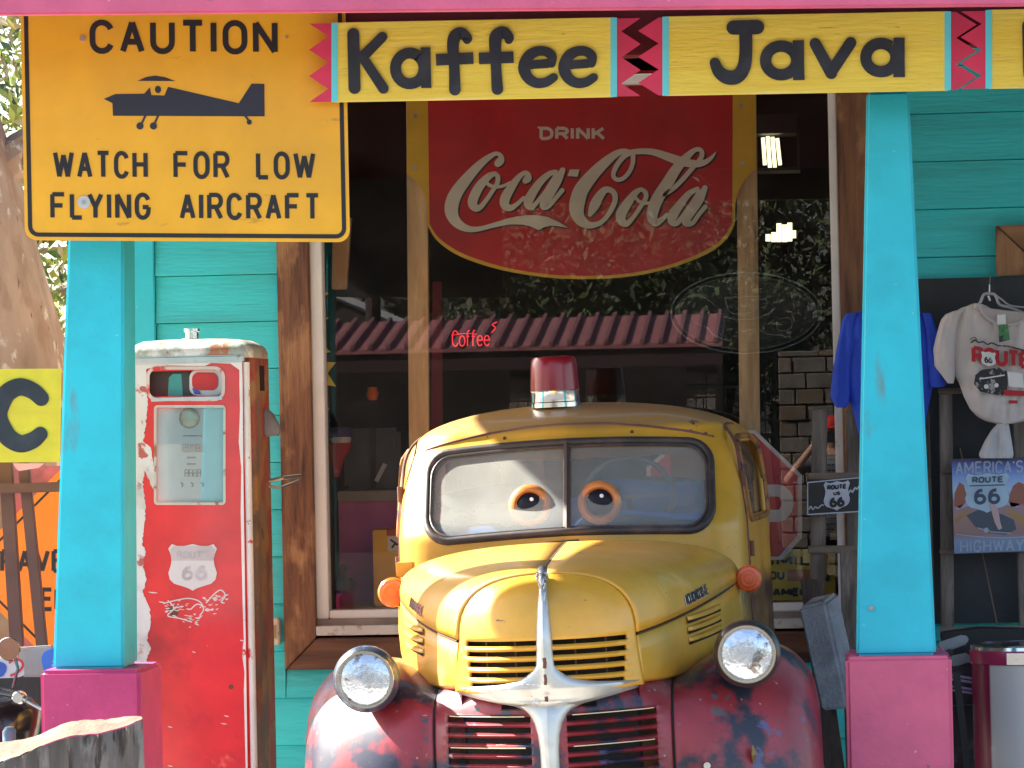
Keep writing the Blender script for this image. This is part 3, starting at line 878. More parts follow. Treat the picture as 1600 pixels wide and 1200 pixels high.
# ================================================================== hanging word boards
BY = -2.95
def tooth(x0, x1, y0, y1, n, out):
    """zigzag down the side between y0 and y1; teeth point to x1"""
    P = []
    h = (y1 - y0) / n
    for i in range(n):
        P += [(x1, y0 + (i + .0) * h), (x0, y0 + (i + .5) * h)]
    P.append((x1, y1))
    return P
def word_board(name, label, xl, xr, tl, bl, slope, left, right, strokes, YB=BY):
    """tl, bl: top and bottom pixel rows at x = xl"""
    mp = lambda x, y, l=0.0: at(x, y + (x - xl) * slope, YB - l)
    bd = thing(name, at((xl + xr) / 2, bl, YB), label, 'sign', 'yellow word boards under the fascia')
    m_ = MB(); poly(m_, [(xl, tl), (xl, bl), (xr, bl), (xr, tl)], mp, 0, .022)
    m_.build('board_panel', YEL, bd, bevel=.0015, segs=1)
    m_ = MB(); poly(m_, [(xl, tl + .5), (xl, bl - .5), (xr, bl - .5), (xr, tl + .5)], mp, -.0228, .006); m_.build('board_back', mat('dark_plywood_back', (.07, .04, .025), .8), bd)
    for side, z in (('L', left), ('R', right)):
        if not z: continue
        m_ = MB(); poly(m_, z, mp, .0, .021); m_.build('zigzag_end', RED, bd)
    for on, xx in ((left, xl), (right, xr)):
        if on:
            m_ = MB(); ribbon(m_, [(xx, tl + .5), (xx, bl - .5)], 5, mp, .002, .003)
            m_.build('cyan_stripe', CYAN, bd)
    for st in strokes:
        m_ = MB()
        for k, (pts, cap) in enumerate(st):
            ribbon(m_, pts, 7, plane(YB), .007 + .0006 * k, .007, cap)
        m_.build('letter', INK, bd)
    return bd
def KA(x, y, w=None): return (500 + x / 2.909, y / 2.909, (w or 22) * 1.1 / 2.909)
def KB(x, y, w=None): return (1000 + x / 2.667, y / 2.667, (w or 24) / 2.667)
def sm(f, pts): return catmull([f(*p) for p in pts], 6)
def ell(f, cx, cy, rx, ry, a0, a1, w, n=20):
    return [f(cx + rx * cos(radians(lerp(a0, a1, t / n))), cy + ry * sin(radians(lerp(a0, a1, t / n))), w) for t in range(n + 1)]
ef = lambda dx: [([KA(955 + dx, 295, 18), KA(1040 + dx, 288, 19)], 'flat'), (sm(KA, [(1052 + dx, 288, 18), (1054 + dx, 255, 20), (1025 + dx, 234, 20), (985 + dx, 234, 21), (948 + dx, 256, 23), (928 + dx, 305, 25), (943 + dx, 350, 23), (980 + dx, 376, 21), (1025 + dx, 374, 20), (1062 + dx, 352, 18)]), 'round')]
kaffee = [
    [([KA(151, 155, 25), KA(157, 400, 25)], 'round'), ([KA(283, 168, 21), KA(190, 262, 22)], 'round'), ([KA(190, 255, 20), KA(288, 402, 22)], 'round')],
    [(ell(KA, 408, 311, 65, 70, -55, 310, 23, 26), 'flat'), ([KA(480, 215, 20), KA(482, 310, 20), KA(483, 400, 21)], 'flat')],
    [([KA(527, 272, 24), KA(697, 264, 24)], 'flat'), (sm(KA, [(613, 408, 24), (610, 300, 22), (604, 215, 24), (612, 168, 26), (640, 150, 24), (668, 172, 21), (668, 182, 17)]), 'round')],
    [([KA(722, 266, 24), KA(880, 260, 24)], 'flat'), (sm(KA, [(806, 405, 24), (800, 300, 22), (796, 205, 25), (802, 164, 27), (832, 146, 24), (858, 168, 21), (858, 182, 17)]), 'round')],
    ef(0), ef(182)]
java = [
    [([KB(390, 115, 30), KB(488, 113, 30)], 'round'), (sm(KB, [(440, 120, 27), (441, 220, 27), (432, 282, 28), (405, 318, 30), (365, 322, 30), (330, 300, 26), (312, 262, 22)]), 'round')],
    [(ell(KB, 588, 252, 65, 60, -50, 310, 24, 26), 'flat'), ([KB(660, 168, 23), KB(661, 250, 23), KB(662, 334, 24)], 'flat')],
    [([KB(730, 182, 24), KB(797, 305, 25)], 'round'), ([KB(797, 300, 24), KB(878, 178, 24)], 'round')],
    [(ell(KB, 1004, 240, 63, 59, -50, 310, 24, 26), 'flat'), ([KB(1080, 157, 23), KB(1080, 240, 23), KB(1080, 322, 24)], 'flat')]]
def zig(outer, inner, edge, y0, y1, n, first_out=True):
    """closed outline: straight side at x=edge, teeth between inner and outer"""
    h = (y1 - y0) / (2 * n)
    P = [(outer if (k % 2 == 0) == first_out else inner, y0 + k * h) for k in range(2 * n + 1)]
    return [(edge, y0)] + P + [(edge, y1)]
sl1 = -.0185
word_board('word_board', 'yellow board with dark cut out letters reading Kaffee and red zigzag ends', 523, 959, 35, 160, sl1,
           zig(483, 513, 523, 36, 159, 3), zig(1001, 971, 959, 37, 159, 3, True)[::-1], kaffee)
word_board('word_board', 'yellow board with dark cut out letters reading Java between red zigzag ends', 1040, 1481, 25.5, 150, sl1,
           zig(997, 1029, 1040, 27, 149, 3, False), zig(1526, 1494, 1481, 27, 149, 3, False)[::-1], java, BY + .006)
tag(word_board('word_board', 'yellow word board cut off by the right edge of the picture beside Java', 1545, 1990, 15, 139, sl1,
           zig(1501, 1534, 1545, 17, 138, 3, True), None, [[([(1606, 40, 9), (1608, 116, 9)], 'round')]], BY + .0), None)
# ================================================================== the old truck (local: x right, y back, z up)
TRK_LOC = (.441, -3.536, 0.0)
TRK_ROT = (0, radians(-1.6), radians(.69))
truck = thing('pickup_truck', TRK_LOC, 'old yellow and faded red pickup truck with eyes in its windscreen parked under the porch', 'truck', rot=TRK_ROT)
_tm = Matrix.Translation(TRK_LOC) @ (Matrix.Rotation(TRK_ROT[2], 4, 'Z') @ Matrix.Rotation(TRK_ROT[1], 4, 'Y'))
_ti = _tm.inverted()
def T(px, py, yl):
    """pixel -> truck local point at local depth yl"""
    c = _ti @ CAM_POS
    d = (_ti.to_3x3() @ ray(px, py))
    return c + d * ((yl - c.y) / d.y)
YT = mat('faded_yellow_truck_paint', (.70, .345, .034), .38, patches=[((.56, .32, .04), 2.2, .48, .3), ((.13, .05, .03), 9, .67, .02), ((.20, .10, .04), 34, .69, .02), ((.80, .62, .25), 3.0, .60, .2), ((.76, .50, .08), 5, .62, .2)],
         var=.05, bump=.05, bscale=22, coat=.25, zband=[((.34, .20, .10), 1.80, .03, .06, 1)])
YT2 = mat('yellow_nose_paint', (.70, .35, .034), .36, patches=[((.56, .33, .04), 2.6, .5, .3), ((.12, .06, .04), 26, .70, .015, (.3, 1, 2)), ((.78, .56, .2), 3.5, .6, .2)], var=.05, bump=.05, bscale=22, coat=.25)
CABP = mat('cab_paint', (.70, .345, .034), .4, patches=[((.56, .32, .04), 2.2, .48, .3), ((.12, .045, .03), 11, .67, .02), ((.22, .11, .05), 40, .69, .02)],
           var=.05, bump=.05, bscale=22, coat=.25, zband=[((.42, .24, .075), 1.770, .012, .04, 1), ((.055, .022, .02), 1.16, .05, .28, -1)])
FEN = mat('faded_red_fender_paint', (.25, .020, .028), .42, patches=[((.32, .05, .055), 3.5, .50, .2), ((.022, .022, .045), 4.2, .50, .07), ((.10, .10, .20), 7, .62, .04), ((.05, .045, .06), 14, .60, .06), ((.45, .30, .26), 34, .70, .02), ((.5, .38, .3), 12, .69, .015, (.3, 1, 1.6))],
          var=.1, bump=.06, bscale=20, coat=.2, zband=[((.46, .26, .06), .955, .02, .05, 1)])
FLARE = mat('dark_patchy_fender_paint', (.27, .024, .03), .42, patches=[((.34, .06, .065), 3.5, .50, .2), ((.022, .022, .035), 3.8, .50, .07), ((.10, .10, .2), 6, .63, .04), ((.45, .30, .26), 34, .70, .02), ((.03, .10, .10), 5, .66, .05)], var=.1, coat=.2, bump=.06, bscale=20, zband=[((.46, .26, .06), .955, .02, .05, 1)])

# --- nose and hood shape functions
HW = [(.12, .298), (.3, .375), (.6, .472), (1.0, .568), (1.42, .635)]
HT = [(.12, 1.288), (.3, 1.308), (.7, 1.326), (1.1, 1.340), (1.42, 1.348)]
HS = [(.12, 1.075), (.5, 1.11), (1.0, 1.155), (1.42, 1.185)]
NEX = 2.6
def hood_half(y, k=18):
    w, t, s = scurve(HW, y), scurve(HT, y), scurve(HS, y)
    return [(w * sin(pi/2*i/k) ** (2/NEX), s + (t - s) * cos(pi/2*i/k) ** (2/NEX) if i < k else s) for i in range(k + 1)]
def nose_half(z):
    if z >= 1.288: return .0
    if z > 1.075:
        q = (z - 1.075) / (1.288 - 1.075)
        return .298 * (1 - q ** NEX) ** (1/NEX)
    return .298 + .02 * (1.075 - z) / .16
def nose_y(x, z):
    B = max(nose_half(z), 1e-4)
    q = min(1, abs(x) / B)
    t = max(0, min(1, (z - .90) / (.388)))
    yc = -.035 + .155 * t ** 4.5
    return yc + (.125 - yc) * q ** 2.6
ZC, YC = .35, .78
FT_ = [(.0, .985), (.2, .97), (.30, .955), (.36, .93), (.405, .905), (.45, .922), (.52, .953), (.6, .98), (.68, .992), (.75, .982), (.81, .955), (.86, .905), (.89, .845), (.905, .76)]
FY_ = [(0, -.03), (.1, .0), (.2, .045), (.3, .10), (.405, .165), (.5, .165), (.6, .175), (.68, .20), (.75, .235), (.81, .28), (.86, .34), (.89, .41), (.905, .50)]
FN_ = [(0, 7), (.2, 7), (.3, 6.5), (.405, 5.5), (.5, 4.0), (.6, 2.9), (.68, 2.5), (.78, 2.3), (.905, 2.2)]
def apron_y(x, z):
    x = abs(x)
    zt, yf, n = scurve(FT_, x), scurve(FY_, x), curve(FN_, x)
    q = (z - ZC) / (zt - ZC)
    q = max(0, min(.9999, q))
    return YC - (YC - yf) * (1 - q ** n) ** (1 / n)
def front_y(x, z):
    return nose_y(x, z) if z > .925 else lerp(apron_y(x, z), nose_y(x, z), max(0, min(1, (z - .90) / .025)))

# --- hood (top) in two halves meeting on a centre seam
for s in (-1, 1):
    mb = MB()
    ys = [.125] + [.14 + .02 * i for i in range(62)]
    rows = []
    for y in ys:
        h = hood_half(y)
        rows.append([(s * (.0025 + x * 1.012), y, z + .006) for x, z in h])
    mb.grid(rows)
    mb.build('hood_half', YT, truck, smooth=True, local=True, solid=.012, angle=60)
    # hood side panel below the seam
    mb = MB(); rows = []
    for y in ys + [1.40]:
        w, sz = scurve(HW, y), scurve(HS, y)
        rows.append([(s * (w * 1.012), y, sz - .006), (s * (w * 1.012 + .004), y, sz - .06), (s * (w * 1.012 + .008), y, sz - .13), (s * (w * 1.0 + .010), y, max(sz - .22, curve([(.12, .925), (.35, .915), (1.4, .90)], y))), (s * (w * .98), y, curve([(.12, .912), (.35, .90), (1.4, .86)], y))])
    mb.grid(rows)
    side = mb.build('hood_side', YT2, truck, smooth=True, local=True, solid=.01, angle=60)
    for k in range(3):
        lm, dm = MB(), MB()
        zz_ = 1.093 - .037 * k
        R1, R2 = [], []
        for i in range(13):
            y = lerp(.52, .93, i / 12)
            w = scurve(HW, y) * 1.012 + .009
            b = .016 * sin(pi * i / 12) ** .5
            zk = zz_ + (y - .5) * .04
            R1.append([(s * (w - .003), y, zk + .010), (s * (w + b * .55), y, zk + .006), (s * (w + b), y, zk - .003), (s * (w + b * .8), y, zk - .006)])
            R2.append([(s * (w + b * .78), y, zk - .005), (s * (w + .001), y, zk - .016)])
        lm.grid(R1); dm.grid(R2)
        l_ = lm.build('louver', YT2, side, smooth=True, local=True, solid=.002)
        dm.build('louver_slot', GAP_DARK, side, local=True)
    # badge with raised letters on the hood side seam
    mb = MB()
    def bmap(u, v, l=0.0, s=s):
        """u along the side (0..1 towards the rear when s=1), v up"""
        y = .52 + .28 * u if s > 0 else .80 - .28 * u
        w = scurve(HW, y) * 1.012
        # sits on the shoulder of the hood just above the seam
        zz2 = scurve(HS, y) + .022 + .036 * (1 - v)
        q = ((zz2 - scurve(HS, y)) / (scurve(HT, y) - scurve(HS, y)))
        return Vector((s * (w * (1 - max(0, q) ** NEX) ** (1 / NEX) + .006 + l), y, zz2 + .006 + l * .4))
    word(mb, 'DODGE', 0, 0, 1, 1, .055, bmap, .002, thick=.002, gap=.32)
    mb.build('name_badge', CHROME, truck, local=True)
mb = MB(); mb.tube([(0, y, scurve(HT, y) + .0035) for y in (.125, .2, .3, .45, .6, .8, 1.0, 1.2, 1.36)], .005, 6)
mb.build('hood_seam', mat('rusty_seam', (.09, .035, .02), .8, var=.2), truck, local=True)
for s in (-1, 1):
    mb = MB(); mb.tube([(s * (scurve(HW, y) * 1.012 + .0), y, scurve(HS, y) - .001) for y in (.13, .2, .3, .45, .6, .8, 1.0, 1.2, 1.36)], .0032, 6)
    mb.build('hood_seam', mat('brown_seam', (.07, .03, .015), .8), truck, local=True)

# --- nose cap with the upper grille
slots_u = [(1.068 - .0345 * k) for k in range(5)]           # centres
SH_ = .0080
zr = []
z = .905
cuts = sorted([c - SH_ for c in slots_u] + [c + SH_ for c in slots_u])
zr = [.905] + cuts
for a, b in zip(cuts, cuts[1:]):
    zr.append((a + b) / 2)
zr += [1.09, 1.10, 1.13, 1.16, 1.19, 1.215, 1.235, 1.25, 1.262, 1.272, 1.280, 1.285, 1.2875]
zr = sorted(set(round(v, 5) for v in zr))
def slot_x(c):
    i = slots_u.index(c)
    return (.024 + (.05 if i == 4 else .014 if i == 3 else 0), .272 - .004 * i)
NX = 44
rows = []
for z in zr:
    B_ = nose_half(z)
    lip = 0
    if z < 1.085:
        d = min(abs(z - c) for c in slots_u)
        lip = -.006 * min(1, max(0, (d - SH_) / .008))
    rows.append([Vector((B_ * j / NX, nose_y(B_ * j / NX, z) + lip * (1 if .02 < abs(B_ * j / NX) < .28 else .0), z)) for j in range(-NX, NX + 1)])
def skipn(i, j):
    zc_ = (zr[i] + zr[i + 1]) / 2
    for c in slots_u:
        if abs(zc_ - c) < SH_ + .0005:
            xm = abs((rows[i][j].x + rows[i][j + 1].x) / 2)
            a, b = slot_x(c)
            if a < xm < b:
                return True
    return False
MB().grid(rows, skip=skipn).build('nose_cap', YT2, truck, smooth=True, local=True, solid=.010, angle=50)
mb = MB()
mb.grid([[(x / 20 * .29, .09 + .08 * (abs(x) / 20) ** 2, zz_) for x in range(-20, 21)] for zz_ in (.60, .7, .8, .9, 1.0, 1.12)])
mb.box(-.3, .3, .19, .2, .5, 1.12)
mb.build('radiator', mat('dark_radiator', (.018, .012, .008), .8, bump=.4), truck, local=True)
for xx in (-.20, -.10, .10, .20):
    mb = MB(); mb.bar((xx, nose_y(xx, 1.0) + .035, .93), (xx, nose_y(xx, 1.0) + .03, 1.075), .006)
    mb.build('grille_stay', mat('rusty_stay', (.12, .06, .03), .8), truck, local=True)

# --- lower apron with the lower grille
slots_l = [.882, .856] + [.812 - .0345 * k for k in range(8)]
def slot_lx(k):
    return [(.11, .20), (.085, .16)][k] if k < 2 else (.06, .355)
def apron_x(v):
    return v
XS = sorted(set([round(.405 * j / 40, 5) for j in range(41)] + [.11, .20, .085, .16, .06, .355]))
XS = [-x for x in XS[::-1] if x > 0] + XS
hl_ = [.0080 if k < 2 else .0085 for k in range(len(slots_l))]
zl = sorted(set([.40, .44, .48, .885 + .0105, .903, .91] + [round(c - h, 5) for c, h in zip(slots_l, hl_)] + [round(c + h, 5) for c, h in zip(slots_l, hl_)] + [c + .0172 for c in slots_l[2:]] + [.84, .83]))
rows = []
for z in zl:
    r = []
    for x in XS:
        y = apron_y(x, z)
        if .05 < abs(x) < .37 and z < .83:
            d = min(abs(z - c) for c in slots_l)
            y -= .008 * min(1, max(0, (d - .009) / .006)) * min(1, (abs(x) - .05) / .02, (.37 - abs(x)) / .02)
        r.append(Vector((x, y, z)))
    rows.append(r)
def skipl(i, j):
    zc_ = (zl[i] + zl[i + 1]) / 2
    for k, c in enumerate(slots_l):
        if abs(zc_ - c) < hl_[k] - .0003:
            a, b = slot_lx(k)
            xm = abs((XS[j] + XS[j + 1]) / 2)
            # pointed outer ends on the two short slots
            if a < xm < b and (k > 1 or abs(zc_ - c) < 1):
                return True
    return False
MB().grid(rows, skip=skipl).build('grille_apron', FEN, truck, smooth=True, local=True, solid=.010, angle=50)
for s in (-1, 1):
    for c in slots_l[2:6:3]:
        mb = MB()
        mb.tube([(s * x, apron_y(x, c + .0105) - .0075, c + .0105) for x in [.08 + .011 * i for i in range(25)]], .0022, 6)
        mb.build('bare_metal_edge', mat('scuffed_bright_edge', (.75, .66, .45), .35, .6), truck, local=True)

# --- chrome spear and cross bar
CW_ = [(.50, .034), (.62, .032), (.709, .032), (.76, .037), (.80, .048), (.825, .062), (.842, .080), (.86, .118), (.875, .17), (.886, .23), (.896, .298), (.922, .304), (.930, .24), (.937, .17), (.946, .11), (.958, .07), (.975, .044), (.993, .031), (1.03, .028), (1.07, .027), (1.12, .024), (1.19, .019), (1.24, .014), (1.275, .010), (1.288, .004)]
rows = []
for z, w in CW_:
    r = []
    for j in range(-16, 17):
        q = j / 16
        x = w * q
        zq = z - .016 * (1 - min(1, abs(x) / .3) ** 2) * max(0, 1 - abs(z - .905) / .06)
        e = 1 - abs(q) ** 4
        y0 = min(front_y(x, z), nose_y(x, max(z, .93)) + (.02 if z < .9 else 0)) if z > .87 else apron_y(x, z)
        ridge = .010 * (1 - min(1, abs(x) / .02)) if z > .93 else 0
        r.append(Vector((x, y0 - .003 - .016 * e - ridge, zq)))
    rows.append(r)
spear = MB().grid(rows).build('chrome_spear', mat('weathered_chrome', (.58, .57, .53), .38, .7, patches=[((.36, .20, .10), 30, .68, .05), ((.48, .45, .40), 7, .55, .2)], var=.08, bump=.12, bscale=30), truck, smooth=True, local=True, solid=.012, angle=60)
# embossed marks on the cross: two small blocks and a slash
def cmap(x, z, l=0.0):
    return Vector((x, min(front_y(x, z), nose_y(x, max(z, .93)) + .02) - .021 - l, z))
mb = MB()
fl_ = lambda u, v, l=0.0: cmap(-.085 + u * .07, .938 - v * .026 - u * .004, l)
word(mb, 'HD', 0, 0, 1, 1, .07, fl_, 0, thick=.003, gap=.45)
ribbon(mb, [(-.088, .905), (-.03, .887)], .002, cmap, .001, .003)
fl2 = lambda u, v, l=0.0: cmap(-.052 + u * .03, .888 - v * .024, l)
word(mb, 'A', 0, 0, 1, 1, .09, fl2, 0, thick=.003)
mb.build('embossed_letters', mat('pale_emboss', (.8, .8, .8), .3, .6), spear, local=True)
mb = MB()
for a, b, w in ((.985, 1.02, .006), (.93, .965, .005), (.875, .892, .006)):
    ribbon(mb, [(.0, a), (.002, (a + b) / 2), (.0, b)], w, lambda x, z, l=0.0: Vector((x, nose_y(x, max(z, .93)) - .0325 - l, z)), 0)
mb.build('rust_streak', mat('rust', (.14, .05, .025), .8), spear, local=True)
# ornament: small crouching ram on top of the spear
RAMM = mat('ornament_metal', (.50, .49, .47), .3, .85, patches=[((.14, .11, .09), 40, .52, .1)], bump=.3, bscale=120)
mb = MB()
mb.tube([(0, .10, 1.29), (0, .085, 1.305), (0, .06, 1.305), (0, .035, 1.285), (0, .018, 1.262)], [.008, .014, .017, .015, .010], 10)
mb.tube([(0, .035, 1.285), (0, .012, 1.288), (0, -.008, 1.270), (0, -.012, 1.255)], [.010, .012, .009, .004], 10)
mb.tube([(0, .03, 1.265), (0, .01, 1.24), (0, .004, 1.215), (0, -.003, 1.195)], [.010, .012, .012, .007], 10)
for s in (-1, 1):
    mb.tube([(s * .004, .008, 1.294), (s * .014, .016, 1.297), (s * .018, .018, 1.285), (s * .016, .008, 1.276), (s * .012, .0, 1.281)], [.004, .005, .0045, .004, .002], 6)
    mb.tube([(s * .008, .02, 1.27), (s * .009, -.004, 1.262), (s * .006, -.008, 1.245)], [.006, .005, .003], 6)
mb.build('hood_ornament', RAMM, truck, smooth=True, local=True)

# --- fenders
def fender(s):
    cols = catmull([(x, scurve(FT_, x), scurve(FY_, x), curve(FN_, x), 1.0) for x in (.405, .43, .47, .52, .57, .62, .66, .70, .74, .78, .81, .84, .86, .877, .89, .899, .905)], 2)
    cols += [(.907, .70, .56, 2.2, 1), (.905, .62, .62, 2.2, 1)]
    rows = []
    for x, zt, yf, n, _ in cols:
        r = []
        for i in range(49):
            a = pi * i / 48
            c_, s_ = cos(a), sin(a)
            rear = c_ < 0
            ry = (YC - yf) if not rear else .62 * (YC - yf) / .6
            y = YC - ry * math.copysign(abs(c_) ** (2 / n), c_)
            z = ZC + (zt - ZC) * abs(s_) ** (2 / n)
            r.append(Vector((s * x, y, z)))
        rows.append(r)
    f = MB().grid(rows).build('fender', FEN if s < 0 else FLARE, truck, smooth=True, local=True, solid=.012, angle=60)
    MB().tube([(s * .4055, apron_y(.405, z) - .002, z) for z in (.40, .5, .6, .7, .76, .80, .84, .87, .89, .90)] + [(s * .4055, y, .9055) for y in (.72, .78)], .004, 6).build('fender_seam', GAP_DARK, f, local=True)
    return f
for s in (-1, 1):
    f = fender(s)
    # fill between fender and hood side
    MB().hexa([(s * .30, .14, .84), (s * .42, .5, .84), (s * .42, .5, .90), (s * .30, .14, .915)], [(s * .50, 1.3, .84), (s * .62, 1.3, .84), (s * .62, 1.3, .93), (s * .5, 1.3, .93)]).build('inner_panel', FLARE, truck, local=True)
# number plate bolt and lamp bracket on the right fender
bz = T(1177, 1178, .22)
mb = MB(); mb.tube([bz + Vector((0, -.005, -.03)), bz + Vector((.003, -.012, 0)), bz + Vector((0, -.005, .03))], [.006, .02, .005], 10, flat=.5)
mb.build('brass_crest', mat('worn_brass', (.33, .23, .10), .5, .6, bump=.5), truck, smooth=True, local=True)
bz = T(1105, 1196, .14)
MB().lathe(bz, [(.012, -.01), (.014, .01), (.009, .02)], 12, 'Y').build('bolt', CHROME, truck, smooth=True, local=True)

# --- headlamps
LENS = mat('headlamp_lens', (.62, .66, .70), .12, .75, patches=[((.22, .20, .18), 13, .56, .06), ((.85, .87, .9), 9, .55, .1), ((.30, .42, .6), 7, .62, .1)], bump=.55, bscale=22, spec=.8)
for s, px, py, bm_ in ((-1, 571, 1062, mat('blue_black_lamp_paint', (.05, .07, .11), .3, .4, patches=[((.35, .42, .52), 7, .55, .15)], coat=.4)), (1, 1167, 1022, mat('dark_brown_lamp_paint', (.05, .032, .028), .35, .2, patches=[((.2, .15, .1), 30, .66, .06)], coat=.4))):
    yl = .20
    c = T(px, py, yl)
    hd = MB().lathe(c, [(.091, -.004), (.100, -.008), (.111, .004), (.115, .026), (.111, .055), (.096, .11), (.075, .18), (.04, .24), (.005, .26)], 36, 'Y', cap0=False, cap1=False).build('headlight', bm_, truck, smooth=True, local=True, angle=60)
    MB().lathe(c, [(.086, -.004), (.090, -.012), (.097, -.012), (.101, -.004), (.102, .008)], 40, 'Y', cap0=False, cap1=False).build('lamp_rim', mat('tan_chrome_rim', (.55, .50, .42), .22, .9), hd, smooth=True, local=True)
    mb = MB()
    mb.lathe(c, [(.0005, -.019), (.02, -.0185), (.045, -.016), (.065, -.0125), (.08, -.007), (.089, -.003)], 36, 'Y', cap0=True, cap1=False)
    mb.build('lens', LENS, hd, smooth=True, local=True)

# --- cab
CWD = [(.30, .655), (1.0, .662), (1.35, .660), (1.5, .655), (1.6, .648), (1.68, .638), (1.73, .615), (1.77, .580), (1.80, .530), (1.83, .44), (1.85, .34), (1.866, .20), (1.872, .05)]
CYF = [(.30, 1.42), (1.0, 1.42), (1.35, 1.42), (1.40, 1.43), (1.5, 1.51), (1.6, 1.59), (1.70, 1.67), (1.745, 1.705), (1.765, 1.715), (1.79, 1.745), (1.82, 1.80), (1.85, 1.92), (1.866, 2.02), (1.872, 2.15)]
YREAR, WFL = 2.72, .085
def cab_w(z): return scurve(CWD, z)
def cab_y(x, z):
    w = cab_w(z)
    yf = scurve(CYF, z)
    q = abs(x) / w
    R = min(.16, w * .8)
    d = abs(x) - (w - R)
    c = R * (1 - sqrt(max(0, 1 - min(1, max(0, d) / R) ** 2))) * .75 if d > 0 else 0
    return yf + .23 * (sqrt(min(abs(x), .66) ** 2 + .0009) - .03) + c
NF = 64
def cab_ring(z):
    w = cab_w(z)
    P = []
    for j in range(-NF, NF + 1):
        t = j / NF
        x = w * math.copysign(1 - (1 - abs(t)) ** 1.25, t)
        P.append((x, cab_y(x, z), z))
    yb = min(YREAR, YREAR - max(0, z - 1.7) * 1.6)
    y0 = P[-1][1]
    hi = min(1, max(0, (1.86 - z) / .18))
    for t in [.04, .08, .12, .2, .3, .4, .5, .6, .7, .8, .9, .96]:
        P.append((w + WFL * hi * min(1, t * 1.3), lerp(y0, yb, t), z))
    wr = w + WFL * hi
    for t in [k / 12 for k in range(0, 13)]:
        P.append((wr * (1 - 2 * t) * .97, yb + .03 * (1 - (1 - 2 * t) ** 2), z))
    for t in [.96, .9, .8, .7, .6, .5, .4, .3, .2, .12, .08, .04]:
        P.append((-(w + WFL * hi * min(1, t * 1.3)), lerp(y0, yb, t), z))
    return P
czs = [.45, .7, .9, 1.0, 1.1, 1.2, 1.28, 1.33] + [1.345 + .01 * k for k in range(37)] + [1.715, 1.73, 1.745, 1.755, 1.765, 1.772, 1.78, 1.79, 1.80, 1.81, 1.82, 1.83, 1.84, 1.85, 1.858, 1.866, 1.870, 1.872]
crings = [cab_ring(z) for z in czs]
# windscreen outline in (x, z): two panes, rounded outer corners, slightly peaked top
def ws_top(x): return 1.716 - .022 * (abs(x) / .5) ** 2
def ws_bot(x): return 1.392 - .020 * (abs(x) / .5) ** 1.5
def in_ws(x, z, m=0.0):
    W = .537 - m
    if abs(x) > W: return False
    t, b = ws_top(x) - m, ws_bot(x) + m
    if not b < z < t: return False
    R = .085
    dx = abs(x) - (W - R)
    if dx > 0:
        if z > t - R and dx * dx + (z - (t - R)) ** 2 > R * R: return False
        if z < b + R and dx * dx + (z - (b + R)) ** 2 > R * R: return False
    return True
def in_side(y, z):
    return 1.87 < y < 2.45 and 1.40 < z < 1.70 and not (y < 1.93 and z > 1.62)
ncr = len(crings[0])
def skipc(i, j):
    a, b = crings[i][j], crings[i + 1][(j + 1) % ncr]
    x, y, z = (a[0] + b[0]) / 2, (a[1] + b[1]) / 2, (a[2] + b[2]) / 2
    if j < 2 * NF:
        return in_ws(x, z, .004)
    if abs(x) > .55 and y < 2.7:
        return in_side(y, z)
    return y > 2.6 and abs(x) < .3 and 1.45 < z < 1.65
mb = MB().grid(crings, closed=True, skip=skipc)
mb.ngon(crings[-1])
cab = mb.build('cab', CABP, truck, smooth=True, local=True, solid=.018, angle=50)
# crease line over the windscreen with worn paint
mb = MB()
mb.tube([(x * .9, cab_y(x * .9, 1.790 - .07 * (x / .6) ** 2) - .003, 1.790 - .07 * (x / .6) ** 2 + .004 * mnoise.noise(Vector((x * 9, 2, 0)))) for x in [-.62 + .04 * i for i in range(32)]], [.0045 + .003 * max(0, mnoise.noise(Vector((i * .5, 0, 0)))) for i in range(32)], 6, flat=.5)
mb.build('visor_seam', mat('rusty_purple_seam', (.17, .07, .06), .8, var=.25), cab, local=True)
# gasket
def ws_loop(m):
    P = []
    W = .537 - m
    R = .085
    for x in [W - R - (2 * (W - R)) * k / 24 for k in range(25)]:
        P.append((x, ws_top(x) - m))
    tz, bz_ = ws_top(W - R) - m, ws_bot(W - R) + m
    P += [(-(W - R) - R * sin(t), tz - R + R * cos(t)) for t in [pi/2 * k / 6 for k in range(1, 7)]]
    P += [(-(W - R) - R * cos(t), bz_ + R - R * sin(t)) for t in [pi/2 * k / 6 for k in range(0, 7)]]
    for x in [-(W - R) + (2 * (W - R)) * k / 24 for k in range(1, 24)]:
        P.append((x, ws_bot(x) + m))
    P += [((W - R) + R * sin(t), bz_ + R - R * cos(t)) for t in [pi/2 * k / 6 for k in range(0, 7)]]
    P += [((W - R) + R * cos(t), tz - R + R * sin(t)) for t in [pi/2 * k / 6 for k in range(0, 6)]]
    return P
mb = MB()
mb.tube([(x, cab_y(x, z) - .004, z) for x, z in ws_loop(-.004)], .0165, 10, closed=True, caps=False)
mb.tube([(x, cab_y(x, z) - .010, z) for x, z in ws_loop(.010)], .006, 8, closed=True, caps=False)
gk = mb.build('windscreen_gasket', mat('brown_black_gasket', (.045, .034, .032), .5, patches=[((.11, .07, .06), 10, .52, .15)]), cab, smooth=True, local=True)
MB().tube([(0, cab_y(0, z) - .004, z) for z in [1.38 + .034 * k for k in range(11)]], .0145, 8).build('windscreen_divider', mat('brown_divider', (.06, .04, .035), .5), cab, smooth=True, local=True)
WSG = film('dusty_windscreen', dust=.245, gain=1.1, dustcol=(.80, .82, .76), dnoise=.2)
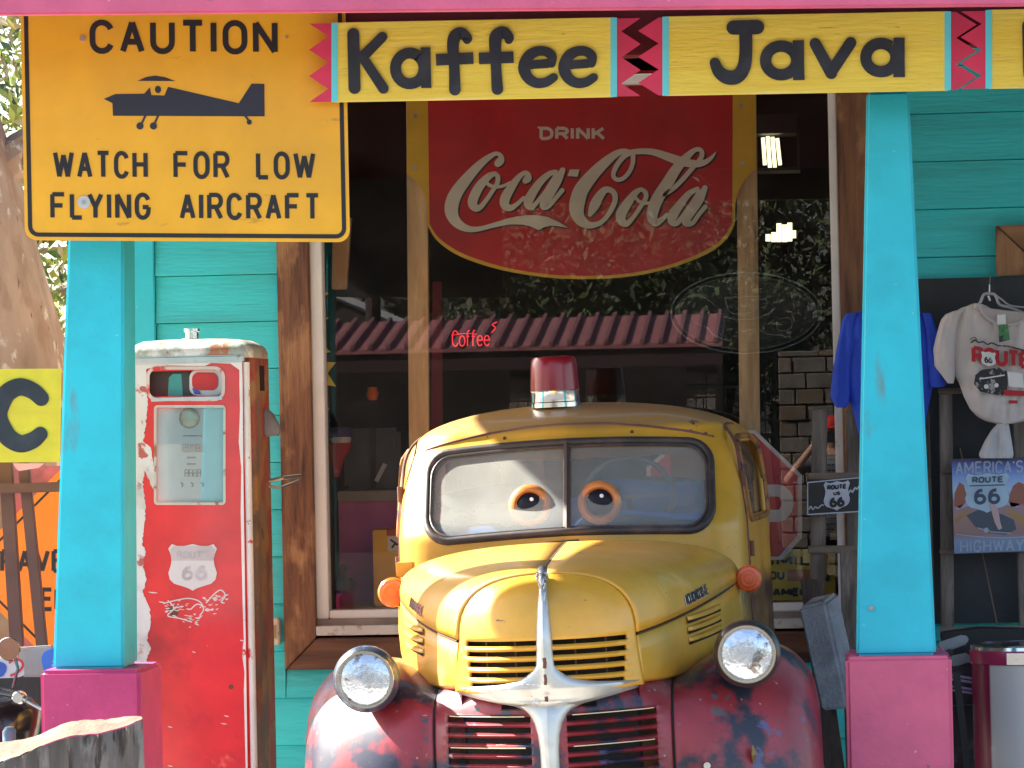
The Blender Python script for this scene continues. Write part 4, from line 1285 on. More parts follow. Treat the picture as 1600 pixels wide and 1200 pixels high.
for s in (-1, 1):
    rows = []
    for k in range(13):
        v = k / 12
        r = []
        for j in range(13):
            x = lerp(.006, .534, j / 12)
            z = lerp(ws_bot(x) - .002, ws_top(x) + .002, v)
            if j == 12 : z = lerp(ws_bot(x) + .06, ws_top(x) - .06, v)
            if j == 11 : z = lerp(ws_bot(x) + .02, ws_top(x) - .02, v)
            r.append(Vector((s * x, cab_y(x, z) + .006, z)))
        rows.append(r)
    MB().grid(rows).build('windscreen_pane', WSG, cab, smooth=True, local=True)
# interior
INT = mat('grey_cab_lining', (.06, .06, .06), .8, var=.1)
BLUE = mat('blue_seat_blanket', (.03, .10, .32), .8, patches=[((.14, .24, .55), 6, .66, .05)], var=.12)
seat = MB()
rows = []
for k in range(9):
    z = lerp(.95, 1.56, k / 8)
    rows.append([(x, 2.36 + .12 * (z - .95) - .05 * sqrt(max(0, 1 - (x / .56) ** 4)) + .02 * abs(sin(x * 5.6)), z - .05 * (abs(x) / .56) ** 4) for x in [-.56 + .07 * i for i in range(17)]])
seat.grid(rows)
seat.build('seat_back', INT, cab, smooth=True, local=True, solid=.08)
mb = MB(); rows = []
for k in range(6):
    z = lerp(1.36, 1.555, k / 5)
    rows.append([(x, 1.98 + .03 * sin(x * 7), z + .012 * sin(x * 11) - (.05 if x < .05 else 0)) for x in [-.2 + .05 * i for i in range(15)]])
mb.grid(rows); mb.build('folded_blanket', BLUE, cab, smooth=True, local=True, solid=.03)
mb = MB(); rows = []
for k in range(7):
    y = lerp(1.58, 2.3, k / 6)
    rows.append([(x, y, 1.385 + .02 * sin(x * 9 + k) + (.055 if x > 0 else .0) + .008 * mnoise.noise(Vector((x * 6, k, 0)))) for x in [-.56 + .07 * i for i in range(17)]])
mb.grid(rows)
mb.build('dashboard_blanket', BLUE, cab, smooth=True, local=True, solid=.02)
mb = MB()
mb.tube([(.22 + .17 * cos(t), 1.86 - .05 * sin(t), 1.50 + .15 * sin(t)) for t in [2*pi*k/28 for k in range(28)]], .011, 8, closed=True, caps=False)
mb.bar((.07, 1.86, 1.5), (.37, 1.86, 1.5), .012); mb.bar((.22, 1.86, 1.5), (.22, 2.0, 1.40), .02)
mb.build('steering_wheel', mat('dull_wheel_plastic', (.09, .085, .08), .5), cab, smooth=True, local=True)
# eyes behind the glass
for px, py, r in ((828, 790, 32), (937, 785, 33)):
    yl = 1.56 if px < 880 else 1.555
    c = T(px, py, yl)
    R = r / 5400 * 13.4 * 1.02
    ey = MB().lathe(c, [(R * .60, -.006), (R * .72, -.022), (R * .86, -.018), (R * .97, -.006), (R, .004)], 36, 'Y', cap0=False, cap1=True)
    e = ey.build('eye', mat('amber_iris', (.62, .23, .06), .3, patches=[((.34, .10, .03), 14, .45, .3)], coat=.4), truck, smooth=True, local=True)
    MB().lathe(c, [(.0004, -.034), (R * .2, -.033), (R * .4, -.028), (R * .55, -.018), (R * .62, -.006)], 32, 'Y', cap0=True, cap1=False).build('pupil', mat('glossy_black_pupil', (.012, .014, .025), .3, spec=.15), e, smooth=True, local=True)
    MB().lathe(c + Vector((R * .12, -.031, R * .30)), [(.0003, -.004), (.006, -.003), (.008, .001)], 12, 'Y').build('glint', mat('white_glint_paint', (.8, .8, .8), .4), e, local=True)
# wipers
for s, a, b in ((-1, (800, 857), (905, 845)), (1, (905, 848), (985, 852))):
    p, q = T(*a, 1.40), T(*b, 1.40)
    p.y, q.y = cab_y(p.x, p.z) - .022, cab_y(q.x, q.z) - .022
    MB().tube([p, (p + q) / 2 + Vector((0, -.012, .004)), q], .0055, 6).build('wiper', RUBBER, truck, local=True)
# side window trim and door seam on both sides
for s in (-1, 1):
    def side_x(y, z):
        w = cab_w(z); y0 = cab_y(w, z); yb = min(YREAR, YREAR - max(0, z - 1.7) * 1.6)
        t = max(0, min(1, (y - y0) / (yb - y0)))
        return w + WFL * min(1, max(0, (1.86 - z) / .18)) * min(1, t * 1.3)
    lp = [(1.87, 1.40), (1.865, 1.5), (1.88, 1.6), (1.92, 1.67), (2.02, 1.705), (2.2, 1.71), (2.38, 1.705), (2.44, 1.66), (2.455, 1.55), (2.45, 1.42), (2.42, 1.395), (2.2, 1.39), (2.0, 1.39)]
    lp = catmull(lp, 3, closed=True)
    MB().tube([(s * (side_x(y, z) + .002), y, z) for y, z in lp], .013, 8, closed=True, caps=False).build('side_window_frame', mat('rusty_yellow_frame', (.36, .15, .03), .6, patches=[((.08, .035, .025), 20, .5, .1)]), cab, smooth=True, local=True)
    mb = MB(); mb.grid([[(s * (side_x(y, z) - .02), y, z) for y in (1.85, 2.0, 2.1, 2.2, 2.3, 2.4, 2.47)] for z in (1.39, 1.5, 1.6, 1.72)])
    mb.build('side_window_pane', film('dark_side_glass', dust=.06, trans=(.35, .35, .35)), cab, local=True)
    ds = [(1.76, .6), (1.76, 1.0), (1.76, 1.35), (1.78, 1.5), (1.82, 1.65), (1.89, 1.735), (2.05, 1.76), (2.3, 1.76)]
    MB().tube([(s * (side_x(y, z) + .001), y, z) for y, z in catmull(ds, 4)], .006, 6).build('door_seam', mat('rusty_purple_seam', (.17, .07, .06), .8, var=.25), cab, local=True)
    for z in (1.28, 1.55):
        MB().tube([(s * (side_x(1.79, z) + .008), 1.79, z - .03), (s * (side_x(1.79, z) + .008), 1.79, z + .03)], .011, 8).build('hinge', mat('rusty_hinge', (.16, .06, .03), .7), cab, local=True)
for px, py in ((784, 685), (985, 675), (1077, 674), (1101, 678)):
    p = T(px, py, 1.62); p.y = cab_y(p.x, p.z)
    MB().lathe(p, [(.0072, -.004), (.0072, .004)], 10, 'Y').build('rivet', mat('rust', (.14, .05, .025), .8), cab, local=True)
# turn lamps with brackets
AMB = mat('amber_plastic', (.90, .17, .015), .25, coat=.5, patches=[((.8, .26, .04), 18, .6, .1)], spec=.6)
for s, px, py, r in ((-1, 613, 926, .056), (1, 1170, 904, .050)):
    c = T(px, py, 1.30)
    tl = MB().lathe(c, [(.003, -.022), (r * .3, -.021), (r * .32, -.016), (r * .6, -.015), (r * .62, -.011), (r * .85, -.008), (r * .97, .0), (r, .012), (r * .98, .03), (r * .8, .036)], 32, 'Y').build('turn_lamp', AMB if s < 0 else mat('faded_amber_plastic', (.72, .10, .02), .3, coat=.4), truck, smooth=True, local=True, angle=30)
    MB().lathe(c, [(r * .75, .036), (r * .7, .07), (r * .3, .09)], 24, 'Y').build('lamp_cup', RUBBER, tl, smooth=True, local=True)
    MB().tube([c + Vector((0, .06, 0)), c + Vector((-s * .07, .16, .0))], .012, 8).build('lamp_arm', RUBBER, tl, local=True)
c = T(628, 890, 1.42)
MB().box(c.x - .02, c.x + .045, 1.40, 1.46, c.z - .028, c.z + .028).build('mirror_bracket', YT2, truck, local=True, bevel=.004)
# beacon
bc = T(868, 628, 2.02); bc.z = 1.868
be = thing('beacon', (0, 0, 0), None, None)
bpy.data.objects.remove(be)
BR = .099
bl = MB().lathe(bc, [(BR * 1.0, -.01), (BR * 1.0, .008), (BR * .96, .012), (BR * .96, .05), (BR * .99, .056)], 40, 'Z').build('beacon', CHROME, truck, smooth=True, local=True, angle=40)
DOME = mat('red_beacon_plastic', (.26, .006, .014), .28, spec=.5, coat=.3)
DOME.node_tree.nodes['Principled BSDF'].inputs['Transmission Weight'].default_value = .05
MB().lathe(bc, [(BR * .97, .056), (BR * .95, .10), (BR * .92, .15), (BR * .885, .176), (BR * .82, .186), (BR * .4, .190), (.002, .191)], 40, 'Z', cap1=False).build('beacon_dome', DOME, bl, smooth=True, local=True, angle=50)
# running gear, bumper, short bed (low down, mostly out of the picture)
UND = mat('black_chassis', (.02, .018, .018), .7)
for s in (-1, 1):
    for y in (.80, 3.05):
        cw_ = Vector((s * .72, y, .36))
        wh = MB().lathe(cw_, [(.20, -.08), (.31, -.085), (.35, -.06), (.36, -.02), (.36, .02), (.35, .06), (.31, .085), (.20, .08)], 32, 'X').build('wheel', mat('tyre_rubber', (.02, .02, .02), .8), truck, smooth=True, local=True) if y < 3 else None
        if wh:
            MB().lathe(cw_, [(.21, -.06), (.12, -.05), (.06, -.07), (.02, -.07)] if s < 0 else [(.21, .06), (.12, .05), (.06, .07), (.02, .07)], 24, 'X').build('rim', mat('maroon_rim', (.2, .02, .02), .5), wh, smooth=True, local=True)
    MB().box(s * .36 - .04, s * .36 + .04, .25, 2.7, .40, .50).build('frame_rail', UND, truck, local=True)
    MB().box(s * .80 - .1, s * .80 + .1, 1.35, 2.6, .40, .44).build('running_board', UND, truck, local=True)
mb = MB(); mb.tube([(-.86, .12, .48), (-.6, -.06, .48), (0, -.12, .48), (.6, -.06, .48), (.86, .12, .48)], .045, 10)
mb.build('bumper', mat('dull_bumper', (.3, .28, .26), .4, .7), truck, smooth=True, local=True)
# ================================================================== gas pump
GPY = -1.15
gp = thing('gas_pump', (at(298, 900, GPY).x, GPY + .2, .1), 'old red gas pump with rust and white trim between left post and window', 'gas pump')
PRED = mat('pump_red_enamel', (.62, .022, .022), .3, patches=[((.34, .010, .016), 3.0, .54, .16), ((.70, .62, .58), 30, .73, .03), ((.78, .12, .10), 9, .66, .1)], var=.07, bump=.06, bscale=25, coat=.35)
PWH = mat('pump_chipped_white', (.72, .72, .70), .4, patches=[((.58, .03, .03), 7, .60, .03), ((.30, .13, .06), 22, .66, .05)], var=.05, bump=.1)
PSIDE = mat('pump_rusty_grey_side', (.17, .115, .10), .6, patches=[((.32, .035, .025), 3, .45, .08, (1, 1, .3)), ((.30, .16, .07), 6, .5, .12), ((.05, .04, .035), 9, .6, .12), ((.5, .45, .38), 24, .7, .05)], var=.15, bump=.25, stretch=(1, 1, .4))
PTOP = mat('pump_worn_top', (.38, .42, .36), .45, patches=[((.42, .17, .08), 9, .53, .05), ((.75, .74, .70), 6, .55, .08), ((.40, .04, .03), 11, .62, .05)], var=.1, bump=.2, coat=.2)
mp = plane(GPY)
pz0 = .10
def pz(py, px=300): return at(px, py, GPY).z
FL_, FRr = at(212, 800, GPY).x, at(384, 800, GPY).x
shv = (at(387, 1200, GPY).x - at(380, 560, GPY).x)
def rbox_rows(x0, x1, y0, y1, r, zs):
    rows = []
    for z, k in zs:
        R = []
        for cx, cy, a in ((x1 - r, y0 + r, 270), (x1 - r, y1 - r, 0), (x0 + r, y1 - r, 90), (x0 + r, y0 + r, 180)):
            for j in range(7):
                t = radians(a + 15 * j)
                X, Y = cx + r * cos(t), cy + r * sin(t)
                mx, my = (x0 + x1) / 2, (y0 + y1) / 2
                R.append((mx + (X - mx) * k, my + (Y - my) * k, z))
        rows.append(R)
    return rows
ztop = pz(556)
D_ = .46
# casing: its side wraps from rounded corners
mb = MB(); R = rbox_rows(FL_ - .03, FRr + .035, GPY + .075, GPY + D_, .03, [(pz0, 1), (1.0, 1), (ztop - .01, 1)])
mb.grid(R, closed=True); mb.ngon(R[-1]); mb.build('pump_casing', PSIDE, gp, smooth=True, angle=40)
# front door panel, with the advert opening and the dial opening cut out
xs = [FL_, at(233, 600, GPY).x, at(347, 600, GPY).x, FRr]
ad = (at(232, 620, GPY), at(347, 578, GPY))
dl = (at(243, 786, GPY), at(350, 636, GPY))
X = [FL_, FL_ + .012, ad[0].x, dl[0].x, ad[1].x, dl[1].x, FRr - .012, FRr]
Z = [pz0 + .05, .5, dl[0].z, dl[1].z, ad[0].z, ad[1].z, ztop - .002]
rows = [[Vector((x, GPY + (.012 if x in (FL_, FRr) else 0), z)) for x in X] for z in Z]
def skp(i, j):
    return (i == 2 and 3 <= j <= 4) or (i == 4 and 2 <= j <= 3)
MB().grid(rows, skip=skp).build('door_panel', PRED, gp, solid=.014)
# white chipped left border and right rim
mb = MB()
P = [(213, 1200)] + [(213, 562), (250, 562)]
random.seed(3)
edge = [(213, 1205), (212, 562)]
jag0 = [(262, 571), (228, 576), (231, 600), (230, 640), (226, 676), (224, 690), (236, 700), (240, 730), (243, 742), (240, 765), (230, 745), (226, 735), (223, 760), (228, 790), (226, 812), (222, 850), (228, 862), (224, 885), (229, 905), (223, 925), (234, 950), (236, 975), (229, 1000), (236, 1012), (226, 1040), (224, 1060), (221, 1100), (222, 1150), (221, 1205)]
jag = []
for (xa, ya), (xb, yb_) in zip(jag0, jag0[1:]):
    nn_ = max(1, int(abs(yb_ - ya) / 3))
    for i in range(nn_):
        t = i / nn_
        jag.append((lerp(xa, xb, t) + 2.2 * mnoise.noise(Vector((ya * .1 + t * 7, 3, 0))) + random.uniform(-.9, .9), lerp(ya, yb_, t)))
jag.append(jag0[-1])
rows = []
jl = sorted(((y, x) for x, y in jag), key=lambda q: q[0])
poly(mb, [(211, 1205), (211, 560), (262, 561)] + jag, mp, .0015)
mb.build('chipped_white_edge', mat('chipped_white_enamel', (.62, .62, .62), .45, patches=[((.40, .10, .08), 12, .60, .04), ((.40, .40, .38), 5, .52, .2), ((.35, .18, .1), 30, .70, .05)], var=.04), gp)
mb = MB()
poly(mb, [(262, 561), (378, 561), (379, 600), (380, 730), (384, 1010), (387, 1205), (384, 1205), (381, 1080), (382, 1050), (378, 1020), (381, 1000), (379, 940), (376, 800), (377, 730), (373, 690), (375, 640), (374, 600), (374, 578), (360, 568), (330, 567), (320, 572), (262, 571)], mp, .0015)
mb.build('worn_right_rim', PWH, gp)
# rounded sunlit corner bead at the left, rolled bead on the right
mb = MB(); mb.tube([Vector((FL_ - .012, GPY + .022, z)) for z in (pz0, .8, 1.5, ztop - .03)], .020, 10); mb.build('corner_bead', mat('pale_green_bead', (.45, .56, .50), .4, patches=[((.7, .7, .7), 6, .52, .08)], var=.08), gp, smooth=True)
mb = MB(); mb.tube([Vector((FRr + .008, GPY + .022, z)) for z in (pz0, .8, 1.5, ztop - .03)], .016, 10); mb.build('corner_bead', PWH, gp, smooth=True)
# chrome band and domed top
zt0, zt1 = pz(568), pz(556)
mb = MB(); mb.box(FL_ - .012, FRr + .006, GPY - .012, GPY + .03, zt0, zt1); mb.build('chrome_band', mat('dull_band_metal', (.52, .52, .52), .38, .55, patches=[((.35, .25, .2), 20, .6, .1)]), gp, bevel=.006, segs=3)
mb = MB(); zd = pz(530)
prof = [(ztop - .012, 1.0), (ztop + .010, 1.003), (ztop + .026, .985), (ztop + .041, .945), (ztop + .053, .87), (ztop + .064, .78), (ztop + .070, .5), (ztop + .073, .2)]
R = rbox_rows(FL_ - .028, FRr + .035, GPY - .004, GPY + D_, .05, prof)
mb.grid(R, closed=True); mb.ngon(R[-1]); mb.build('domed_top', PTOP, gp, smooth=True, angle=50)
tc_ = at(300, 520, GPY + .2)
mb = MB(); mb.lathe((tc_.x, GPY + .2, ztop + .068), [(.05, 0), (.045, .006), (.027, .008), (.027, .034), (.033, .036), (.033, .048), (.012, .05)], 24); mb.build('filler_cap', CHROME, gp, smooth=True, angle=30)
# advert window
ADW = mat('advert_white_enamel', (.68, .70, .70), .35, var=.05)
mb = MB(); ring = []
def rr(x0, y0, x1, y1, r):
    P = []
    for cx, cy, a in ((x1 - r, y1 - r, 0), (x0 + r, y1 - r, 90), (x0 + r, y0 + r, 180), (x1 - r, y0 + r, 270)):
        for k in range(6):
            t = radians(a + 18 * k); P.append((cx + r * cos(t), cy + r * sin(t)))
    return P
ribbon(mb, rr(231, 575, 349, 624, 14), 2.6, mp, .004, .004, closed=True); mb.build('advert_rim', mat('worn_rim_enamel', (.6, .5, .47), .4, patches=[((.55, .05, .04), 12, .55, .1)]), gp, bevel=0)
mb = MB(); mb.box(ad[0].x - .01, ad[1].x + .01, GPY + .05, GPY + .06, ad[0].z - .01, ad[1].z + .01); mb.build('advert_back', mat('advert_dark_brown', (.05, .03, .025), .6), gp)
mpa = plane(GPY + .047)
mb = MB(); poly(mb, [(262, 622), (264, 590), (270, 584), (284, 584), (286, 622)], mpa, 0, .001); mb.build('advert_teal_shape', mat('advert_teal', (.05, .33, .32), .5), gp)
mb = MB(); poly(mb, [(283, 581), (293, 581), (300, 600), (304, 622), (286, 622)], mpa, .001, .001); mb.build('advert_dark_shape', mat('advert_dark', (.04, .045, .04), .5), gp)
mb = MB(); poly(mb, rr(296, 578, 348, 618, 12), mpa, .002, .001); mb.build('advert_white_plate', ADW, gp)
mb = MB(); poly(mb, rr(300, 582, 341, 610, 10), mpa, .004, .001); mb.build('advert_red_plate', mat('advert_red', (.55, .02, .02), .4), gp)
mb = MB(); poly(mb, [(300, 606), (312, 611), (314, 616), (304, 616)], mpa, .005, .001); mb.build('advert_blue_mark', mat('advert_blue', (.08, .12, .5), .5), gp)
mb = MB(); ribbon(mb, [(236, 625), (290, 623), (347, 622)], 2.6, mp, .008, .006); mb.build('chrome_bar', MATS['dull_band_metal'], gp)
# dial
DLF = mat('dial_face', (.62, .74, .74), .6, patches=[((.46, .44, .42), 3, .5, .2)], var=.04)
mb = MB(); mb.box(dl[0].x - .01, dl[1].x + .01, GPY + .03, GPY + .04, dl[0].z - .01, dl[1].z + .01); dialf = mb.build('dial_face', DLF, gp)
mb = MB(); ribbon(mb, rr(242.5, 635, 350.5, 787, 4), 2.0, mp, .003, .004, closed=True); mb.build('dial_rim', mat('worn_steel_rim', (.55, .48, .40), .4, .5, patches=[((.3, .14, .06), 20, .55, .1)]), gp)
mpd = plane(GPY + .029)
c = at(296, 653, GPY + .03)
mb = MB(); mb.lathe(c, [(.043, 0), (.042, -.010), (.036, -.014), (.018, -.016), (.001, -.0165)], 28, 'Y', cap1=False); mb.build('round_window', mat('brass_disc', (.42, .40, .26), .25, .8, patches=[((.2, .2, .14), 12, .5, .1)]), dialf, smooth=True)
mb = MB(); mk = mat('faded_print', (.10, .10, .09), .6, patches=[((.3, .32, .3), 30, .5, .1)])
for y, x0, x1, h in ((700, 285, 315, 5), (739, 289, 315, 5)):
    for k in range(4):
        xx = lerp(x0, x1, k / 4)
        ribbon(mb, [(xx, y - h), (xx + 5, y - h), (xx + 5, y + h), (xx, y + h), (xx, y - h)], .9, mpd, .001 + .0003 * k)
        ribbon(mb, [(xx, y), (xx + 5, y)], .9, mpd, .0025)
for y in (715, 725):
    ribbon(mb, [(292, y), (306, y)], 1.4, mpd, .001)
for x in (284, 300, 316):
    ribbon(mb, [(x - 2, 754), (x + 2, 756), (x, 761)], 1.4, mpd, .001)
ribbon(mb, [(286, 681), (316, 681)], 1.0, mpd, .001)
mb.build('dial_print', mk, dialf)
mb = MB(); poly(mb, [(286, 693), (319, 693), (319, 707), (286, 707)], mpd, .0002, 0); mb.build('counter_window', mat('counter_window_pale', (.42, .44, .42), .5), dialf)
mb = MB(); mb.box(dl[0].x + .001, dl[1].x - .001, GPY + .006, GPY + .008, dl[0].z + .001, dl[1].z - .001); mb.build('dial_glass', film('dial_glass', dust=.13, gain=1.5, dustcol=(.55, .62, .64)), gp)
# shield badge 66
SH66 = [(0, .10), (.07, .0), (.16, .035), (.25, .05), (.36, .035), (.5, .0), (.64, .035), (.75, .05), (.84, .035), (.93, .0), (1.0, .10), (.96, .20), (.93, .32), (.95, .46), (1.0, .62), (.97, .76), (.88, .85), (.72, .90), (.58, .95), (.5, 1.0), (.42, .95), (.28, .90), (.12, .85), (.03, .76), (0, .62), (.05, .46), (.07, .32), (.04, .20)]
def shield(x0, y0, x1, y1):
    return [(lerp(x0, x1, a), lerp(y0, y1, b)) for a, b in SH66]
SW = mat('faded_white_enamel', (.62, .59, .59), .4, var=.03)
mb = MB(); poly(mb, shield(263, 850, 339, 923), mp, .004, .003); sbd = mb.build('route_badge', SW, gp, bevel=0)
GRY = mat('faded_grey_print', (.40, .37, .38), .5, patches=[((.52, .48, .5), 14, .5, .15)])
mb = MB(); poly(mb, [(266, 858), (272, 853), (330, 853), (336, 859), (333, 876), (268, 876)], mp, .0048)
mb.build('badge_band', mat('faded_pink_grey', (.50, .44, .45), .5), sbd)
mb = MB(); word(mb, 'ROUTE', 276, 861, 326, 873, 1.3, mp, .0054); word(mb, '66', 283, 884, 322, 907, 2.4, mp, .0054, gap=.35, slant=.14); mb.build('badge_lettering', GRY, sbd)
# scratched remains of an older sticker
random.seed(11)
mb = MB()
sc_ = mat('scratch_white', (.62, .58, .56), .6)
for cx, cy, R_, n in ((272, 948, 20, 26), (298, 970, 16, 18), (342, 935, 12, 16), (318, 942, 14, 10), (330, 955, 16, 8)):
    for k in range(n):
        a = random.uniform(0, 6.28); r_ = R_ * random.random() ** .6
        x, y = cx + r_ * cos(a), cy + r_ * .7 * sin(a)
        l_ = random.uniform(2, 8); b = random.uniform(-.5, .4)
        ribbon(mb, catmull([(x, y, .2), (x + l_ * .5, y + l_ * b * .3, random.uniform(.4, 1.5)), (x + l_, y + l_ * b, .2)], 3), 0, mp, .0012 + .0002 * (k % 6))
for st in ([(255, 943), (275, 938), (295, 935), (312, 940), (318, 952), (312, 962)], [(322, 942), (335, 928), (345, 922), (352, 930), (346, 940)], [(262, 938), (272, 950), (262, 962), (280, 966), (300, 972)], [(298, 952), (308, 944), (318, 948)]):
    ribbon(mb, catmull(st, 5), .9, mp, .0026)
for x, y, l_ in ((248, 940, 10), (300, 1018, 6), (232, 925, 14), (375, 1000, 6), (218, 1036, 30), (350, 1118, 8), (262, 1135, 8), (345, 1130, 10), (262, 1196, 8)):
    ribbon(mb, [(x, y, .3), (x + l_ / 2, y + 1, 1.0), (x + l_, y + 1.5, .2)], 0, mp, .0012)
tag(mb.build('scratches', sc_, gp), kind='stuff')
mb = MB(); disc(mb, 272, 957, 7, mp, .0009); disc(mb, 268, 952, 5, mp, .0010); disc(mb, 361, 1073, 4, mp, .0010, ry=4); mb.build('rust_spots', mat('rust', (.14, .05, .025), .8), gp)
# right hand side: slot, nozzle hook, rusty back panel, latch
sx = FRr + .035
mb = MB(); z1_, z0_ = pz(572), pz(612); mb.box(sx - .01, sx + .002, GPY + .20, GPY + .31, z0_, z1_); mb.build('handle_slot', GAP_DARK, gp)
mb = MB()
h = at(418, 650, GPY + .3)
mb.prism([(sx, GPY + .26, pz(640)), (sx, GPY + .26, pz(685)), (sx + .065, GPY + .26, pz(684)), (sx + .06, GPY + .26, pz(668)), (sx + .03, GPY + .26, pz(645))],
         [(sx, GPY + .34, pz(640)), (sx, GPY + .34, pz(685)), (sx + .065, GPY + .34, pz(684)), (sx + .06, GPY + .34, pz(668)), (sx + .03, GPY + .34, pz(645))])
mb.build('nozzle_hook', mat('grey_cast_metal', (.28, .26, .25), .5, .5, var=.12), gp, bevel=.008)
mb = MB(); mb.tube([(sx - .01, GPY + .38, pz(757)), (sx + .05, GPY + .42, pz(752)), (sx + .10, GPY + .6, pz(750))], .008, 8); mb.tube([(sx - .01, GPY + .38, pz(764)), (sx + .04, GPY + .42, pz(768)), (sx + .09, GPY + .6, pz(758))], .006, 8)
mb.build('latch', STEEL, gp)
# ================================================================== outlet box on the wall
ob = thing('outlet_box', at(430, 1006, -.03), 'small beige electrical box on the turquoise wall between pump and window trim', 'outlet')
a, b = at(420, 1007, -.04), at(438, 965, -.04)
MB().box(a.x, b.x, -.085, -.02, a.z, b.z).build('box_cover', mat('beige_plastic', (.62, .56, .46), .5, patches=[((.4, .32, .2), 18, .55, .1)]), ob, bevel=.006)
mb = MB(); mb.box(a.x + .012, b.x - .012, -.088, -.084, a.z + .03, b.z - .03); mb.build('socket', mat('brown_plastic', (.3, .22, .14), .5), ob)

# ================================================================== right side: black backing, shirts, ladders, signs, bin
bd = MB(); a, b = at(1425, 1010, -.07), at(1600, 432, -.07)
zb = b.z
tag(MB().box(at(1432, 700, -.07).x, 3.6, -.09, -.045, .9, zb).build('black_backing_board', mat('black_backing', (.016, .020, .026), .55, patches=[((.05, .06, .07), 2.5, .60, .15)], var=.15, bump=.15), bevel=.003), 'black backing board on the turquoise wall behind the white shirt', 'board')
wf = thing('picture_frame', at(1600, 430, -.1), 'corner of a brown weathered wooden frame at the right edge above the black board', 'frame')
A0, A1, A2, A3 = at(1555, 432, -.13), at(1556, 352, -.13), at(1700, 350, -.13), at(1578, 375, -.13)
wd = .19
tpz = A1.z
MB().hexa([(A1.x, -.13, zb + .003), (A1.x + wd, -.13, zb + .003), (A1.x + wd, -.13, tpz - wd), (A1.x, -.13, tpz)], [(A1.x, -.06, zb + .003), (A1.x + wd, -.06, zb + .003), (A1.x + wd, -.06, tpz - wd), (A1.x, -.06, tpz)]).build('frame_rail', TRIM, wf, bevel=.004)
MB().hexa([(A1.x + .005, -.13, tpz), (A1.x + wd + .005, -.13, tpz - wd), (3.0, -.13, tpz - wd), (3.0, -.13, tpz)], [(A1.x + .005, -.06, tpz), (A1.x + wd + .005, -.06, tpz - wd), (3.0, -.06, tpz - wd), (3.0, -.06, tpz)]).build('frame_rail', wood('frame_tan_wood', (.30, .15, .07), (.14, .06, .03), 2, 'X'), wf, bevel=.004)

def cloth(rows, Y, material, name, parent=None, thick=.03, wr=.012, seed=0, n=34, folds=7):
    """puffy sheet with folds: rows (py, pxl, pxr), front and back surfaces"""
    F, Bk = [], []
    R = []
    ys = [r[0] for r in rows]
    for k in range(int((ys[-1] - ys[0]) / 4) + 1):
        y = min(ys[-1], ys[0] + 4 * k)
        R.append((y, curve([(r[0], r[1]) for r in rows], y), curve([(r[0], r[2]) for r in rows], y)))
    for y, a, b in R:
        f, g = [], []
        for j in range(n + 1):
            q = j / n
            x = lerp(a, b, q)
            e = max(0, 1 - abs(2 * q - 1) ** 5)
            d = thick * e + wr * e * (mnoise.noise(Vector((x / 13 + seed, y / 60, seed))) + .5 * mnoise.noise(Vector((x / 6 + y / 30, y / 25, seed + 3))))
            f.append(at(x, y, Y - d)); g.append(at(x, y, Y + thick * .6 * e + .002))
        F.append(f); Bk.append(g)
    mb = MB()
    mb.grid(F); mb.grid([r[::-1] for r in Bk])
    for S, Q in ((F, Bk),):
        mb.grid([[p for p in F[0]], [p for p in Bk[0]]]); mb.grid([[p for p in Bk[-1]], [p for p in F[-1]]])
        mb.grid([[r[0] for r in Bk], [r[0] for r in F]]); mb.grid([[r[-1] for r in F], [r[-1] for r in Bk]])
    return mb.build(name, material, parent, smooth=True, angle=80)
SBY = -.34
BLU = mat('royal_blue_cotton', (.02, .065, .50), .85, var=.08, bump=.2, bscale=200)
bs = thing('blue_shirt', at(1385, 480, SBY), 'royal blue t-shirt hanging behind the turquoise post on the right', 't-shirt')
cloth([(482, 1362, 1412), (487, 1338, 1436), (492, 1325, 1448), (520, 1317, 1457), (560, 1311, 1462), (600, 1318, 1458), (650, 1335, 1448), (680, 1342, 1444), (720, 1350, 1440)], SBY, BLU, 'shirt_body', bs, .05, .02, 1)
cloth([(489, 1322, 1340), (500, 1316, 1338), (540, 1308, 1334), (580, 1301, 1330), (620, 1297, 1328), (634, 1304, 1326), (638, 1309, 1320)], SBY - .02, BLU, 'sleeve', bs, .03, .012, 5, n=14)
cloth([(489, 1440, 1455), (520, 1446, 1466), (560, 1448, 1476), (590, 1450, 1480), (603, 1452, 1478), (608, 1455, 1470)], SBY - .02, BLU, 'sleeve', bs, .03, .012, 7, n=14)
WSH = mat('off_white_cotton', (.56, .50, .48), .85, var=.03, bump=.2, bscale=200)
ws = thing('white_shirt', at(1560, 470, SBY), 'off white souvenir t-shirt with a red and black road print on a hanger', 't-shirt')
cloth([(474, 1521, 1532), (477, 1514, 1540), (482, 1500, 1549), (492, 1486, 1640), (500, 1482, 1650), (540, 1484, 1652), (585, 1491, 1648), (600, 1499, 1642), (620, 1506, 1636), (640, 1516, 1628), (652, 1528, 1615), (659, 1542, 1600), (662, 1556, 1584)], SBY - .05, WSH, 'shirt_body', ws, .05, .016, 11, n=44)
cloth([(483, 1500, 1512), (490, 1478, 1505), (500, 1470, 1500), (520, 1464, 1496), (545, 1458, 1494), (572, 1460, 1493), (590, 1474, 1492), (600, 1481, 1490)], SBY - .06, WSH, 'sleeve', ws, .035, .014, 13, n=16)
cloth([(660, 1560, 1576), (672, 1549, 1578), (690, 1538, 1581), (710, 1529, 1584), (716, 1532, 1582)], SBY - .05, mat('off_white_cotton_tail', (.50, .50, .52), .85, bump=.2, bscale=200), 'knotted_tail', ws, .04, .03, 17, n=18)
mpw = plane(SBY - .130)
